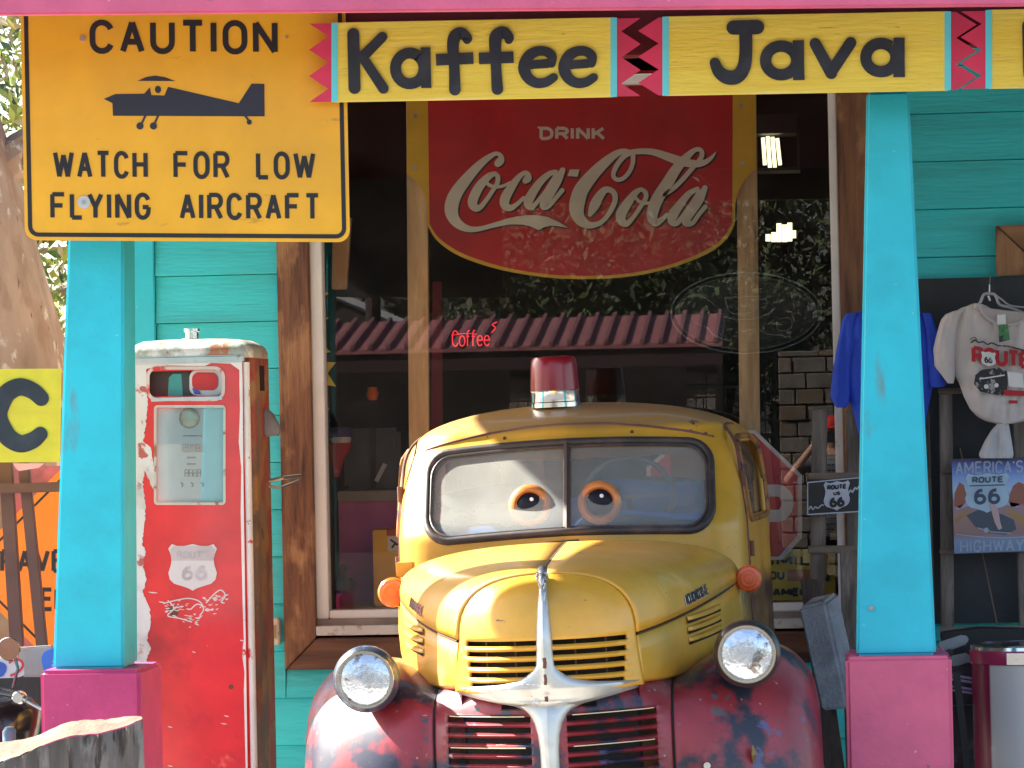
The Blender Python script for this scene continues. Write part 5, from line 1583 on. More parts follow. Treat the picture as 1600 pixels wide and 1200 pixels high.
# neckline
mb = MB(); poly(mb, catmull([(1533, 481), (1541, 492), (1552, 500), (1570, 505), (1590, 502), (1604, 490), (1570, 486)], 4), plane(SBY - .118), 0, .001); mb.build('neck_opening', mat('shirt_inside', (.42, .36, .34), .85), ws)
mb = MB(); ribbon(mb, catmull([(1530, 478), (1538, 492), (1551, 502), (1570, 508), (1592, 504), (1608, 490)], 5), 2.0, plane(SBY - .119), .002, .004); mb.build('collar', mat('collar_cotton', (.50, .44, .42), .85), ws)
mb = MB(); poly(mb, [(1558, 492), (1571, 491), (1572, 506), (1558, 507)], mpw, 0, .002); mb.build('neck_label', mat('label_white', (.7, .7, .68), .5), ws)
mb = MB(); poly(mb, [(1560, 508), (1575, 507), (1578, 531), (1561, 535)], mpw, .002, .002); mb.build('hang_tag', mat('tag_green_print', (.05, .22, .07), .5, patches=[((.015, .02, .04), 40, .5, .1), ((.3, .5, .2), 60, .62, .05)]), ws)
pm = plane(SBY - .127)
mb = MB()
msl = lambda x, y, l=0.0: pm(x, y + (x - 1518) * .10, l)
word(mb, 'ROUTE', 1518, 540, 1612, 568, 3.2, msl, 0, gap=.22); mb.build('print_red_word', mat('print_red', (.42, .02, .03), .8), ws)
mb = MB(); poly(mb, shield(1533, 547, 1556, 570), msl, .003, .001); mb.build('print_shield', mat('print_white', (.7, .68, .66), .8), ws)
mb = MB(); word(mb, '66', 1538, 555, 1551, 565, 1.2, msl, .0045)
ribbon(mb, catmull([(1517, 536), (1523, 531), (1529, 535), (1536, 534), (1543, 538), (1550, 536), (1560, 540), (1575, 541), (1590, 545), (1603, 548)], 5), 1.1, pm, .001)
ribbon(mb, catmull([(1516, 531), (1522, 527), (1526, 531), (1519, 534)], 4), .7, pm, .002)
# dark car of the print
poly(mb, [(1522, 600), (1524, 586), (1534, 578), (1560, 574), (1573, 580), (1574, 612), (1566, 618), (1550, 616), (1532, 612)], pm, .001)
mb.build('print_black', mat('print_black_ink', (.03, .03, .035), .8, patches=[((.35, .33, .33), 45, .56, .06)]), ws)
mb = MB(); poly(mb, [(1574, 580), (1598, 584), (1600, 606), (1576, 604)], pm, .001); ribbon(mb, [(1530, 592), (1545, 590), (1570, 586)], 1.0, pm, .0025); disc(mb, 1541, 604, 3.6, pm, .003); disc(mb, 1557, 602, 3.4, pm, .003)
mb.build('print_pale', mat('print_white', (.7, .68, .66), .8), ws)
mb = MB(); poly(mb, [(1568, 609), (1602, 611), (1602, 619), (1570, 618)], pm, .0015); ribbon(mb, [(1576, 628), (1590, 628)], 2.5, pm, .001); mb.build('print_red_car', mat('print_red', (.42, .02, .03), .8), ws)
hg = thing('clothes_hanger', at(1545, 460, -.3), 'clear plastic hanger holding the white shirt against the black board', 'hanger')
mb = MB(); mh = lambda x, y, d=0: at(x, y, SBY - .05 + d)
mb.tube([mh(*p) for p in catmull([(1610, 494), (1580, 481), (1562, 476), (1556, 463), (1551, 459), (1540, 459), (1536, 462), (1532, 472), (1526, 480)], 4)], .0065, 8)
mb.tube([mh(*p) for p in catmull([(1600, 480), (1578, 477), (1565, 468), (1556, 461)], 4)], .004, 8)
mb.build('hanger_body', mat('clear_plastic', (.35, .36, .37), .15, spec=.8, coat=.6), hg, smooth=True)
mb = MB(); mb.tube([mh(1546, 460), mh(1546, 445), mh(1547, 436, .1), mh(1547, 430, .2)], .003, 6); mb.tube([mh(1544, 462), mh(1547, 470)], .005, 6); mb.build('hook', STEEL, hg)

# right ladder used as a rack
rl = thing('wooden_ladder', at(1530, 1000, -.3), 'weathered wooden ladder rack under the white shirt holding the tall road poster', 'ladder')
mpl = plane(-.30)
def rail(parent, pts, w, Y, d, m_, name='rail'):
    p0, p1 = pts
    a = [at(p0[0] - w/2, p0[1], Y), at(p0[0] + w/2, p0[1], Y), at(p1[0] + w/2, p1[1], Y), at(p1[0] - w/2, p1[1], Y)]
    return MB().hexa(a, [p + Vector((0, d, 0)) for p in a]).build(name, m_, parent, bevel=.004)
rail(rl, [(1481, 995), (1478, 612)], 20, -.26, .05, GREYW)
rail(rl, [(1604, 995), (1592, 640)], 20, -.26, .05, GREYW)
for y0, y1, x0, x1 in ((607, 616, 1466, 1600), (735, 741, 1470, 1598), (858, 866, 1468, 1610), (980, 990, 1468, 1612)):
    a = [at(x0, y1, -.275), at(x1, y1 - 3, -.275), at(x1, y0 - 3, -.275), at(x0, y0, -.275)]
    MB().hexa(a, [p + Vector((0, .02, 0)) for p in a]).build('rung', GREYW_X, rl, bevel=.004)
mb = MB(); mb.tube([at(1560, 985, -.25), at(1500, 700, -.15)], .004, 6); mb.build('cord', mat('thin_brown_cord', (.15, .1, .07), .8), rl)
mr = tag(rail(None, [(1455, 1000), (1445, 640)], 14, -.20, .04, GREYW, 'wooden_rail'), 'narrow upright wooden rail just right of the turquoise post', 'rail')
# tall road poster, an embossed metal sheet
ps = thing('metal_poster', at(1545, 866, -.33), 'tall blue embossed metal poster with a highway shield and dark car', 'poster')
mp = plane(-.34)
pmatr = bpy.data.materials.new('poster_sky_and_rays')
pmatr.use_nodes = True
_n = pmatr.node_tree.nodes; _l = pmatr.node_tree.links.new
_tc = _n.new('ShaderNodeTexCoord'); _sp = _n.new('ShaderNodeSeparateXYZ'); _l(_tc.outputs['Generated'], _sp.inputs[0])
_rp = _n.new('ShaderNodeValToRGB'); _l(_sp.outputs['Z'], _rp.inputs[0])
E_ = _rp.color_ramp.elements
E_[0].color = (.14, .22, .38, 1); E_[1].position = 1; E_[1].color = (.02, .02, .09, 1)
for p_, c_ in ((.13, (.18, .27, .44)), (.20, (.26, .16, .16)), (.38, (.32, .20, .18)), (.55, (.24, .19, .28)), (.66, (.36, .50, .70)), (.80, (.20, .32, .66)), (.93, (.08, .11, .38))):
    e_ = E_.new(p_); e_.color = (*c_, 1)
_nz = _n.new('ShaderNodeTexNoise'); _nz.inputs['Scale'].default_value = 9
_b = _n['Principled BSDF']; _b.inputs['Roughness'].default_value = .35; _b.inputs['Metallic'].default_value = .2
_l(_rp.outputs[0], _b.inputs['Base Color'])
_bp = _n.new('ShaderNodeBump'); _bp.inputs['Strength'].default_value = .15; _l(_nz.outputs[0], _bp.inputs['Height']); _l(_bp.outputs[0], _b.inputs['Normal'])
mb = MB(); poly(mb, [(1487, 718), (1604, 714), (1606, 861), (1491, 865)], mp, 0, .004); mb.build('poster_sheet', pmatr, ps)
mps = lambda x, y, l=0.0: mp(x, y - (x - 1487) * .03, l)
mb = MB(); ribbon(mb, [(1488, 719), (1603, 719)], 1.6, mps, .004, .004); mb.build('rolled_edge', mat('poster_dark_edge', (.05, .03, .10), .4), ps)
for nm, pts, cc in (('ray', [(1492, 812), (1512, 796), (1515, 800), (1494, 818)], (.35, .20, .06)), ('ray', [(1572, 796), (1600, 812), (1602, 824), (1572, 800)], (.40, .22, .05)), ('mesa', [(1492, 770), (1499, 754), (1506, 758), (1512, 782), (1500, 795), (1491, 790)], (.30, .10, .06)), ('mesa', [(1575, 782), (1583, 762), (1592, 756), (1600, 760), (1602, 790), (1580, 796)], (.28, .10, .07)),
                    ('streak', [(1494, 792), (1518, 784), (1518, 790), (1495, 797)], (.42, .34, .46)), ('streak', [(1568, 785), (1592, 790), (1591, 796), (1568, 791)], (.42, .34, .46))):
    mb = MB(); poly(mb, pts, mps, .0012); mb.build(nm, mat('poster_' + nm + str(int(cc[0] * 100)), cc, .5), ps)
mb = MB(); poly(mb, [(1510, 806), (1528, 798), (1550, 800), (1566, 806), (1584, 815), (1588, 830), (1572, 838), (1545, 834), (1524, 824)], mps, .002); mb.build('printed_car', mat('poster_car', (.045, .07, .11), .3), ps)
mb = MB(); poly(mb, shield(1508, 741, 1577, 803), mps, .003, .002); mb.build('shield', mat('poster_shield_blue', (.36, .52, .66), .4), ps)
mb = MB(); poly(mb, [(1546, 790), (1552, 786), (1560, 800), (1563, 818), (1566, 828), (1560, 830), (1554, 818)], mps, .0058); mb.build('printed_shape', mat('poster_pale_pink', (.5, .36, .36), .5), ps)
mb = MB(); word(mb, "AMERICA'S", 1493, 722, 1599, 742, 1.4, mps, .003, .002, gap=.3); word(mb, 'HIGHWAY', 1500, 845, 1600, 864, 1.4, mps, .003, .002, gap=.3); ribbon(mb, catmull([(1493, 835), (1530, 840), (1570, 843), (1603, 842)], 5), .8, mps, .003)
ribbon(mb, [(1528, 826), (1550, 833), (1580, 836)], .8, mps, .003); disc(mb, 1541, 830, 4, mps, .0025)
mb.build('embossed_lettering', mat('poster_pale_blue', (.30, .38, .52), .35), ps)
mb = MB(); word(mb, 'ROUTE', 1519, 746, 1568, 756, 1.2, mps, .0055, gap=.3); ribbon(mb, [(1515, 760), (1570, 760)], .8, mps, .0055); word(mb, '66', 1522, 765, 1563, 790, 2.6, mps, .0055, gap=.35); mb.build('shield_lettering', mat('poster_ink', (.04, .06, .12), .4), ps)

# left ladder with the black plate
ll = thing('wooden_ladder', at(1300, 1100, -.3), 'grey weathered ladder leaning at the window left of the right hand post', 'ladder')
rail(ll, [(1276, 1010), (1281, 640)], 24, -.28, .05, GREYW)
rail(ll, [(1336, 1010), (1333, 640)], 22, -.28, .05, GREYW)
for y0, y1 in ((738, 750), (852, 864)):
    a = [at(1262, y1 + 1, -.30), at(1346, y1, -.30), at(1346, y0, -.30), at(1262, y0 + 1, -.30)]
    MB().hexa(a, [p + Vector((0, .02, 0)) for p in a]).build('rung', GREYW_X, ll, bevel=.004)
bp_ = thing('route_plate', at(1300, 805, -.34), 'black plate with white highway shield hung on the left ladder', 'sign')
mp = plane(-.35)
mb = MB(); poly(mb, [(1260, 806), (1260, 752), (1346, 744), (1346, 800)], mp, 0, .003); mb.build('plate', mat('plate_black', (.012, .012, .016), .35), bp_)
mb = MB(); ribbon(mb, [(1262, 804), (1262, 754), (1345, 746), (1345, 799), (1262, 804)], 1.1, mp, .001); mb.build('plate_border', mat('plate_pale', (.42, .46, .54), .4), bp_)
mpt = lambda x, y, l=0.0: mp(x, y - (x - 1305) * .08, l)
mb = MB(); poly(mb, shield(1287, 752, 1328, 798), mpt, .0015, 0); mb.build('shield', mat('plate_shield', (.48, .50, .60), .4), bp_)
mb = MB(); word(mb, 'ROUTE', 1292, 757, 1323, 765, 1.2, mpt, .003, gap=.3); word(mb, 'US', 1302, 768, 1313, 774, .9, mpt, .003); word(mb, '66', 1296, 777, 1320, 793, 2.3, mpt, .003, gap=.35); mb.build('shield_lettering', BLACK, bp_)
mb = MB(); ribbon(mb, catmull([(1264, 796), (1267, 791), (1270, 796), (1274, 792), (1278, 794), (1284, 789), (1287, 790)], 4), 1.0, mp, .002); ribbon(mb, catmull([(1325, 772), (1329, 766), (1332, 769), (1336, 762), (1339, 764), (1345, 756)], 4), 1.3, mp, .002); mb.build('script_marks', mat('plate_pale', (.42, .46, .54), .4), bp_)
# twisted straw rope by the post
rp = MB(); random.seed(5)
for k in range(16):
    o1, o2 = random.uniform(-7, 7), random.uniform(-9, 9)
    rp.tube([at(x, y, -.40 + random.uniform(-.02, .02)) for x, y in catmull([(1330 + o1, 865), (1334 + o1 * .4, 905), (1336 + o2 * .3, 925), (1334 + o2 * .8, 955), (1322 + o2, 1010)], 3)], .004, 5)
for k in range(8):
    rp.tube([at(1320 + random.uniform(-6, 4), 912 + 2 * k, -.42), at(1336, 914 + 2 * k, -.44), at(1352, 910 + 2 * k, -.42)], .004, 5)
tag(rp.build('straw_broom', mat('dry_straw', (.26, .17, .09), .9, var=.2)), 'bundle of dry straw tied up beside the turquoise post at the left ladder', 'straw')
# leaning block and planks between truck and post
bk_ = [at(1246, 950, -.9), at(1290, 940, -.9), at(1326, 1108, -1.1), at(1282, 1112, -1.1)]
lk = thing('stone_block', bk_[3], 'pale grey rough block leaning by the right headlight', 'block')
MB().hexa(bk_, [p + Vector((.055, .12, .035)) for p in bk_]).build('block_body', mat('rough_grey_stone', (.27, .28, .30), .9, patches=[((.18, .18, .19), 8, .5, .2)], bump=.8, bscale=60, var=.08), lk, bevel=.012, segs=3)
pk = [at(1268, 1080, -.8), at(1296, 940, -.7), at(1330, 930, -.7), at(1345, 1220, -.8)]
p1_ = MB().hexa([at(1290, 1215, -.78), at(1322, 1215, -.78), at(1278, 905, -.6), at(1250, 905, -.6)], [at(1290, 1215, -.74), at(1322, 1215, -.74), at(1278, 905, -.56), at(1250, 905, -.56)]).build('plank', wood('dark_brown_wood', (.07, .045, .035), (.03, .02, .016), 3, 'Z'), bevel=.004)
tag(p1_, 'dark narrow plank leaning behind the pale grey block', 'plank')
p2_ = MB().hexa([at(1322, 1215, -.62), at(1352, 1215, -.62), at(1345, 860, -.5), at(1312, 860, -.5)], [at(1322, 1215, -.58), at(1352, 1215, -.58), at(1345, 860, -.46), at(1312, 860, -.46)]).build('plank', GREYW, bevel=.004)
tag(p2_, 'grey board standing close against the right post behind the straw', 'plank')
# bin
BNY = -1.1
bc_ = at(1600, 1040, BNY)
rB = at(1600, 1040, BNY).x - at(1519, 1040, BNY).x
bn = thing('bin', (bc_.x, BNY + rB, .1), 'round white and crimson bin with a shiny lid rim at the right edge', 'bin')
bcen = Vector((bc_.x, BNY + rB, 0))
zt_ = at(1560, 1036, BNY).z
BINM = bpy.data.materials.new('bin_crimson_and_white')
BINM.use_nodes = True
_n = BINM.node_tree.nodes; _l = BINM.node_tree.links.new
_tc = _n.new('ShaderNodeTexCoord'); _sp = _n.new('ShaderNodeSeparateXYZ'); _l(_tc.outputs['Object'], _sp.inputs[0])
_mr = _n.new('ShaderNodeMapRange'); _mr.inputs['From Min'].default_value = -.136; _mr.inputs['From Max'].default_value = -.130; _l(_sp.outputs['X'], _mr.inputs[0])
_mx = _n.new('ShaderNodeMix'); _mx.data_type = 'RGBA'; _mx.inputs[6].default_value = (.30, .012, .06, 1); _mx.inputs[7].default_value = (.68, .63, .58, 1); _l(_mr.outputs[0], _mx.inputs['Factor'])
_l(_mx.outputs[2], _n['Principled BSDF'].inputs['Base Color']); _n['Principled BSDF'].inputs['Roughness'].default_value = .3
MB().lathe(bcen, [(rB * .96, .1), (rB * .97, .6), (rB * .98, zt_)], 48).build('bin_body', BINM, bn, smooth=True, angle=40)
MB().lathe(bcen, [(rB * .985, zt_ - .012), (rB * 1.015, zt_ - .01), (rB * 1.02, zt_ + .035), (rB * 1.0, zt_ + .045)], 48).build('lid_band', mat('crimson_gloss', (.42, .03, .10), .25), bn, smooth=True, angle=40)
MB().lathe(bcen, [(rB * 1.0, zt_ + .044), (rB * .99, zt_ + .058), (rB * .93, zt_ + .064), (rB * .86, zt_ + .056), (rB * .80, zt_ + .05), (rB * .6, zt_ + .062), (.02, zt_ + .07)], 48).build('lid', CHROME, bn, smooth=True, angle=50)
mb = MB()
for i in range(14):
    a = radians(252 + i * 2.2)
    mb.box(bcen.x + rB * 1.022 * cos(a) - .003, bcen.x + rB * 1.022 * cos(a) + .006, bcen.y + rB * 1.022 * sin(a) - .004, bcen.y + rB * 1.022 * sin(a) + .004, zt_ - .008, zt_ + .038)
mb.build('foil_strip', CHROME, bn)
# goods between the right pedestal and the bin
def slab(name, pts, Y, d, m_, label, cat, bev=.006):
    a = [at(x, y, Y) for x, y in pts]
    return tag(MB().prism(a, [p + Vector((0, d, 0)) for p in a]).build(name, m_, bevel=bev), label, cat)
slab('grey_paddle', [(1465, 1005), (1505, 992), (1514, 996), (1512, 1006), (1470, 1022)], -.75, .04, mat('pale_grey_board', (.30, .32, .33), .7, bump=.3), 'upper pale grey wooden paddle end poking out right of the pink pedestal', 'paddle')
slab('grey_paddle', [(1484, 1026), (1512, 1020), (1515, 1034), (1488, 1044)], -.8, .04, mat('pale_grey_board', (.30, .32, .33), .7, bump=.3), 'lower pale grey wooden paddle end beside the bin', 'paddle')
slab('shoe', [(1478, 1016), (1488, 1014), (1492, 1022), (1480, 1026)], -.78, .05, mat('black_leather', (.02, .018, .018), .4), 'black rounded object wedged between the two grey paddles', 'box')
sb_ = slab('striped_box', [(1482, 1042), (1524, 1040), (1526, 1100), (1484, 1102)], -.82, .2, mat('black_card', (.02, .02, .028), .6), 'dark box with pale purple stripes between pedestal and bin', 'box')
mb = MB(); mps2 = plane(-.823)
for y in (1058, 1064, 1075, 1081):
    ribbon(mb, [(1485, y - 3), (1500, y - 1), (1524, y + 3)], 1.9, mps2, 0, .001)
mb.build('pale_stripe', mat('pale_purple_print', (.42, .36, .55), .6), sb_)
slab('dark_crate', [(1480, 1104), (1530, 1102), (1534, 1215), (1482, 1215)], -.6, .3, mat('dark_grey_crate', (.05, .045, .05), .7, patches=[((.14, .13, .14), 6, .55, .1)]), 'dark crate low between the pink pedestal and the bin', 'crate')
br_ = MB().bar(at(1494, 1050, -.9), at(1514, 1215, -.9), .028).build('black_pole', BLACK)
tag(br_, 'thin black pole leaning between the pedestal and the bin', 'pole')
slab('dark_folded_sheet', [(1470, 990), (1530, 982), (1612, 984), (1614, 1012), (1540, 1012), (1500, 1030), (1475, 1030)], -.55, .15, mat('black_sheet', (.018, .018, .02), .6), 'black folded sheet lying under the right ladder rack above the bin', 'sheet')

# ================================================================== left edge: board with C, rack, road sign, motorcycle, log, tree
cbd = thing('letter_board', at(30, 722, -1.6), 'yellow board with a dark letter C left of the turquoise post', 'sign')
mp = plane(-1.6)
mb = MB(); poly(mb, [(-320, 578), (96, 576), (94, 722), (-320, 724)], mp, 0, .02); mb.build('board_panel', mat('lemon_paint', (.72, .58, .03), .5, patches=[((.6, .45, .03), 4, .5, .3, (.2, 1, 2)), ((.2, .15, .02), 16, .72, .04)], bump=.15), cbd)
def LC(x, y, w=37): return (x / 2.925, 370 + y / 2.925, w / 2.925)
mb = MB(); ribbon(mb, catmull([LC(188, 738, 36), LC(150, 705, 38), LC(92, 686, 40), LC(35, 712, 42), LC(4, 765, 42), (-3, 370 + 815/2.925, 14.3), LC(8, 868, 42), LC(42, 920, 42), LC(95, 946, 40), LC(150, 930, 38), LC(184, 902, 34)], 6), 0, mp, .004, .004, 'round'); mb.build('letter', INK, cbd)
# rack
RK = mat('brown_rack_steel', (.10, .045, .035), .5, var=.1)
rk = thing('steel_rack', at(40, 1000, -1.2), 'brown steel rack standing in front of the orange road sign at the left', 'rack')
for a, b, w in (((9, 722), (27, 1010), .055), ((37, 722), (66, 1010), .045)):
    MB().bar(at(*a, -1.2), at(*b, -1.2), w, .03, up=(0, 1, 0)).build('upright', RK, rk, bevel=.003)
MB().bar(at(-40, 765, -1.25), at(110, 760, -1.25), .02, .04).build('cross_bar', RK, rk, bevel=.003)
# orange road sign
rs_ = thing('road_sign', at(80, 1010, -.6), 'orange diamond road works sign with black words behind the brown rack', 'sign')
mp = plane(-.6)
ORG = mat('orange_sheeting', (.85, .22, .012), .45, patches=[((.75, .17, .01), 3, .5, .3)], var=.04)
def dia(r, cx=106, cy=892): return [(cx - r, cy), (cx, cy - r), (cx + r, cy), (cx, cy + r)]
mb = MB(); poly(mb, dia(170), mp, 0, .005); mb.build('sign_plate', ORG, rs_)
mb = MB(); ribbon(mb, dia(154), 2.5, mp, .001, closed=True); mb.build('border', BLACK, rs_)
mb = MB(); word(mb, 'PAVEMENT', 0, 858, 218, 895, 3.2, mp, .001, gap=.3); word(mb, 'ENDS', 63, 918, 150, 955, 3.2, mp, .001, gap=.3); mb.build('lettering', BLACK, rs_)
tag(MB().hexa([at(14, 1030, -.4), at(150, 1030, -.4), at(150, 728, -.4), at(14, 728, -.4)], [at(14, 1030, -.36), at(150, 1030, -.36), at(150, 728, -.36), at(14, 728, -.36)]).build('dusty_pink_panel', mat('dusty_pink_paint', (.35, .13, .16), .8, patches=[((.2, .09, .09), 6, .5, .2)], var=.12), bevel=.004), 'dusty pink panel standing behind the orange road sign', 'panel')
mb = MB(); poly(mb, [(20, 724), (70, 724), (60, 731), (30, 736), (25, 732)], plane(-1.3), 0, .01)
tag(mb.build('pink_rag', mat('pale_pink_cloth', (.60, .33, .45), .8)), 'scrap of pale pink cloth under the yellow letter board', 'cloth')
tag(MB().box(at(212, 540, 3).x - .12, at(212, 540, 3).x + .05, 3, 3.1, .0, at(206, 525, 3).z).build('blue_barrel_screen', mat('deep_blue_paint', (.02, .04, .22), .5), bevel=.01), 'sliver of deep blue screen seen between the left post and the shop corner', 'screen')
# parked motorcycle at the lower left
mc = thing('motorcycle', at(10, 1200, -1.9), 'dark parked motorcycle with round mirror at the lower left corner', 'motorcycle')
MY = -1.9
BK = mat('black_gloss_paint', (.012, .012, .014), .2, coat=.6)
c = at(14, 1014, MY)
mir = MB().lathe(c, [(.001, .03), (.03, .024), (.042, .01), (.046, -.002), (.043, -.008)], 28, 'Y', cap0=False, cap1=False).build('mirror', CHROME, mc, smooth=True)
MB().lathe(c, [(.001, -.006), (.043, -.007)], 28, 'Y', cap0=False, cap1=False).build('mirror_glass', mat('mirror_brown_reflection', (.40, .22, .16), .15, .9), mir, smooth=True)
MB().tube([c + Vector((.02, .01, -.03)), at(28, 1045, MY), at(20, 1075, MY)], .006, 8).build('mirror_stem', BK, mc, smooth=True)
MB().tube([at(-80, 1070, MY), at(-10, 1078, MY), at(22, 1085, MY), at(45, 1096, MY - .05)], .016, 10).build('handlebar', BK, mc, smooth=True)
MB().tube([at(30, 1088, MY - .05), at(50, 1100, MY - .06), at(76, 1113, MY - .07)], .006, 8).build('brake_lever', STEEL, mc, smooth=True)
c = at(29, 1090, MY - .04)
MB().lathe(c, [(.02, -.02), (.026, -.01), (.026, .03), (.01, .04)], 16, 'Y').build('lever_clamp', CHROME, mc, smooth=True)
bdy = blob_rows([(1082, -60, 20, .05), (1092, -90, 50, .14), (1110, -110, 66, .2), (1140, -120, 62, .24), (1180, -120, 52, .24), (1230, -120, 40, .2)], MY + .25, BK, 'body', mc)
blob_rows([(1136, 8, 22, .02), (1142, 4, 25, .03), (1180, 4, 24, .03), (1200, 8, 20, .02)], MY - .05, mat('blue_grey_plastic', (.08, .14, .2), .4), 'side_cover', mc)
wd_ = thing('windshield', at(10, 1060, MY + .3), 'small blue and white round badge panel with red loop by the motorcycle mirror', 'panel')
mp = plane(MY + .28)
mb = MB(); poly(mb, catmull([(-20, 1030), (5, 1027), (20, 1029), (34, 1034), (38, 1048), (30, 1058), (-20, 1060)], 4), mp, 0, .02); mb.build('panel_white', mat('panel_pale', (.5, .52, .56), .4), wd_)
mb = MB(); poly(mb, catmull([(-22, 1033), (0, 1034), (10, 1040), (8, 1052), (0, 1058), (-22, 1058)], 4), mp, .003, .002); mb.build('panel_blue', mat('panel_blue_ink', (.03, .09, .4), .4), wd_)
mb = MB(); ribbon(mb, catmull([(16, 1056), (28, 1050), (36, 1040), (32, 1032), (22, 1031), (14, 1036)], 5), 1.8, mp, .006, .002); mb.build('red_loop', mat('panel_red_ink', (.45, .02, .03), .4), wd_)
slab('pale_board', [(28, 1012), (82, 1008), (82, 1058), (34, 1058)], MY + .6, .03, mat('grey_fibre_board', (.30, .28, .26), .8, bump=.3), 'small pale grey board behind the motorcycle mirror', 'board')
slab('blue_white_disc', catmull([(64, 1030), (68, 1020), (80, 1014), (90, 1016), (90, 1050), (68, 1050)], 3), MY + .5, .03, mat('bright_blue_panel', (.03, .13, .5), .4, patches=[((.6, .62, .65), 20, .6, .05)]), 'bright blue rounded panel just left of the turquoise post foot', 'panel')
slab('black_tarp', [(-60, 1050), (70, 1050), (70, 1215), (-60, 1215)], MY + .75, .1, mat('black_tarp', (.014, .014, .016), .6, var=.2, bump=.4), 'black tarp behind the motorcycle at the lower left', 'tarp')
# split log in the foreground
LGY = -3.6
LOGT = mat('split_log_top', (.10, .066, .042), .85, patches=[((.16, .12, .085), 4, .50, .12, (.5, 1, 3)), ((.22, .09, .03), 6, .58, .08, (.4, 1, 3)), ((.14, .09, .06), 18, .63, .05, (.3, 1, 2))], bump=.9, bscale=30, var=.12)
LOGB = mat('log_bark', (.10, .085, .075), .95, patches=[((.2, .18, .16), 9, .52, .1, (1.6, 1, .3)), ((.04, .03, .026), 13, .56, .08, (1.8, 1, .25))], bump=1.0, bscale=26, stretch=(1.5, 1, .3), var=.15)
lg = thing('split_log', at(80, 1220, LGY), 'rough half log bench with split top in the lower left corner', 'log')
edge = [(-90, 1215), (-60, 1206), (0, 1190), (30, 1180), (70, 1163), (110, 1150), (150, 1146), (190, 1136), (212, 1128), (222, 1122)]
bk2 = [(-90, 1170), (-60, 1168), (0, 1160), (30, 1156), (62, 1148), (95, 1132), (130, 1125), (165, 1124), (200, 1119), (220, 1119)]
rows = []
random.seed(2)
E2 = catmull(edge, 4); B2 = catmull(bk2, 4)
F_ = [at(x, y + 2.0 * mnoise.noise(Vector((x / 9, 0, 0))), LGY) for x, y in E2]
Bq = [at(x, y + 1.5 * mnoise.noise(Vector((x / 9, 5, 0))), LGY + .30) for x, y in B2]
top = []
for k in range(8):
    t = k / 7
    top.append([f.lerp(b, t) + Vector((0, 0, .012 * mnoise.noise(Vector((f.x * 22, t * 3, 1))) * sin(pi * t))) for f, b in zip(F_, Bq)])
MB().grid(top).build('log_top', LOGT, lg, smooth=True, angle=70)
fr_ = []
for k in range(10):
    t = k / 9
    fr_.append([Vector((f.x + .004 * k * (1 if i > len(F_) - 4 else 0), f.y - .05 * sin(pi * t * .6) + .02 * mnoise.noise(Vector((f.x * 20, t * 2, 4))), f.z - .004 - t * .55)) for i, f in enumerate(F_)])
MB().grid(fr_).build('bark_face', LOGB, lg, smooth=True, angle=70)
en = [[F_[-1].lerp(Bq[-1], k / 7) + Vector((.002 + .01 * mnoise.noise(Vector((k, t, 2))), 0, -t * .07)) for k in range(8)] for t in range(9)]
MB().grid(en).build('log_end', LOGT, lg, smooth=True)

# ================================================================== trees left
BARK = mat('pale_flaky_bark', (.27, .195, .14), .95, patches=[((.24, .15, .10), 5, .48, .12, (1, 1, .35)), ((.44, .39, .33), 9, .60, .06, (1, 1, .5)), ((.12, .07, .05), 14, .64, .05, (1.2, 1, .3))], bump=1.0, bscale=14, stretch=(1, 1, .35), var=.12)
LEAF = [mat('leaf_green', (.10, .17, .025), .6, var=.2, vscale=1.5), mat('leaf_yellow_green', (.30, .32, .06), .6, var=.2, vscale=1.5), mat('leaf_dark', (.035, .06, .015), .6, var=.2), mat('leaf_pale_brown', (.34, .27, .15), .7, var=.2)]
for m_ in LEAF:
    m_.node_tree.nodes['Principled BSDF'].inputs['Transmission Weight'].default_value = 0
def crown(parent, centre, rad, nclump, per, size, weights, seed, cl=.35, name='crown', leaf=None):
    rnd = random.Random(seed)
    mb = MB()
    c0 = Vector(centre)
    for _ in range(nclump):
        while True:
            p = Vector((rnd.uniform(-1, 1), rnd.uniform(-1, 1), rnd.uniform(-1, 1)))
            if .25 < p.length < 1: break
        cc = c0 + Vector((p.x * rad[0], p.y * rad[1], p.z * rad[2]))
        kr = cl * rnd.uniform(.5, 1.3)
        mi = rnd.choices(range(4), weights)[0]
        for _ in range(per):
            q = cc + Vector((rnd.gauss(0, kr), rnd.gauss(0, kr), rnd.gauss(0, kr * .7)))
            s_ = size * rnd.uniform(.5, 1.3)
            a = Vector((rnd.gauss(0, 1), rnd.gauss(0, 1), rnd.gauss(0, 1))).normalized()
            b = a.cross(Vector((rnd.gauss(0, 1), rnd.gauss(0, 1), rnd.gauss(0, 1)))).normalized()
            k = len(mb.v)
            mb.v += [q - a * s_, q + b * s_ * .38, q + a * s_, q - b * s_ * .38]
            mb.f.append((k, k + 1, k + 2, k + 3)); mb.mi.append(mi if rnd.random() < .8 else rnd.randrange(4))
    return mb.build(name, leaf or LEAF, parent, fix=False)
tr = thing('big_tree', (-4.9, 4.2, 0), 'tall tree with thick pale flaky trunk at the left edge behind the yellow letter board', 'tree')
def txr(py): return at(curve([(0, -60), (150, -20), (250, 8), (300, 22), (400, 46), (500, 70), (560, 86), (640, 92), (800, 96)], py), py, 4.0).x
rows = []
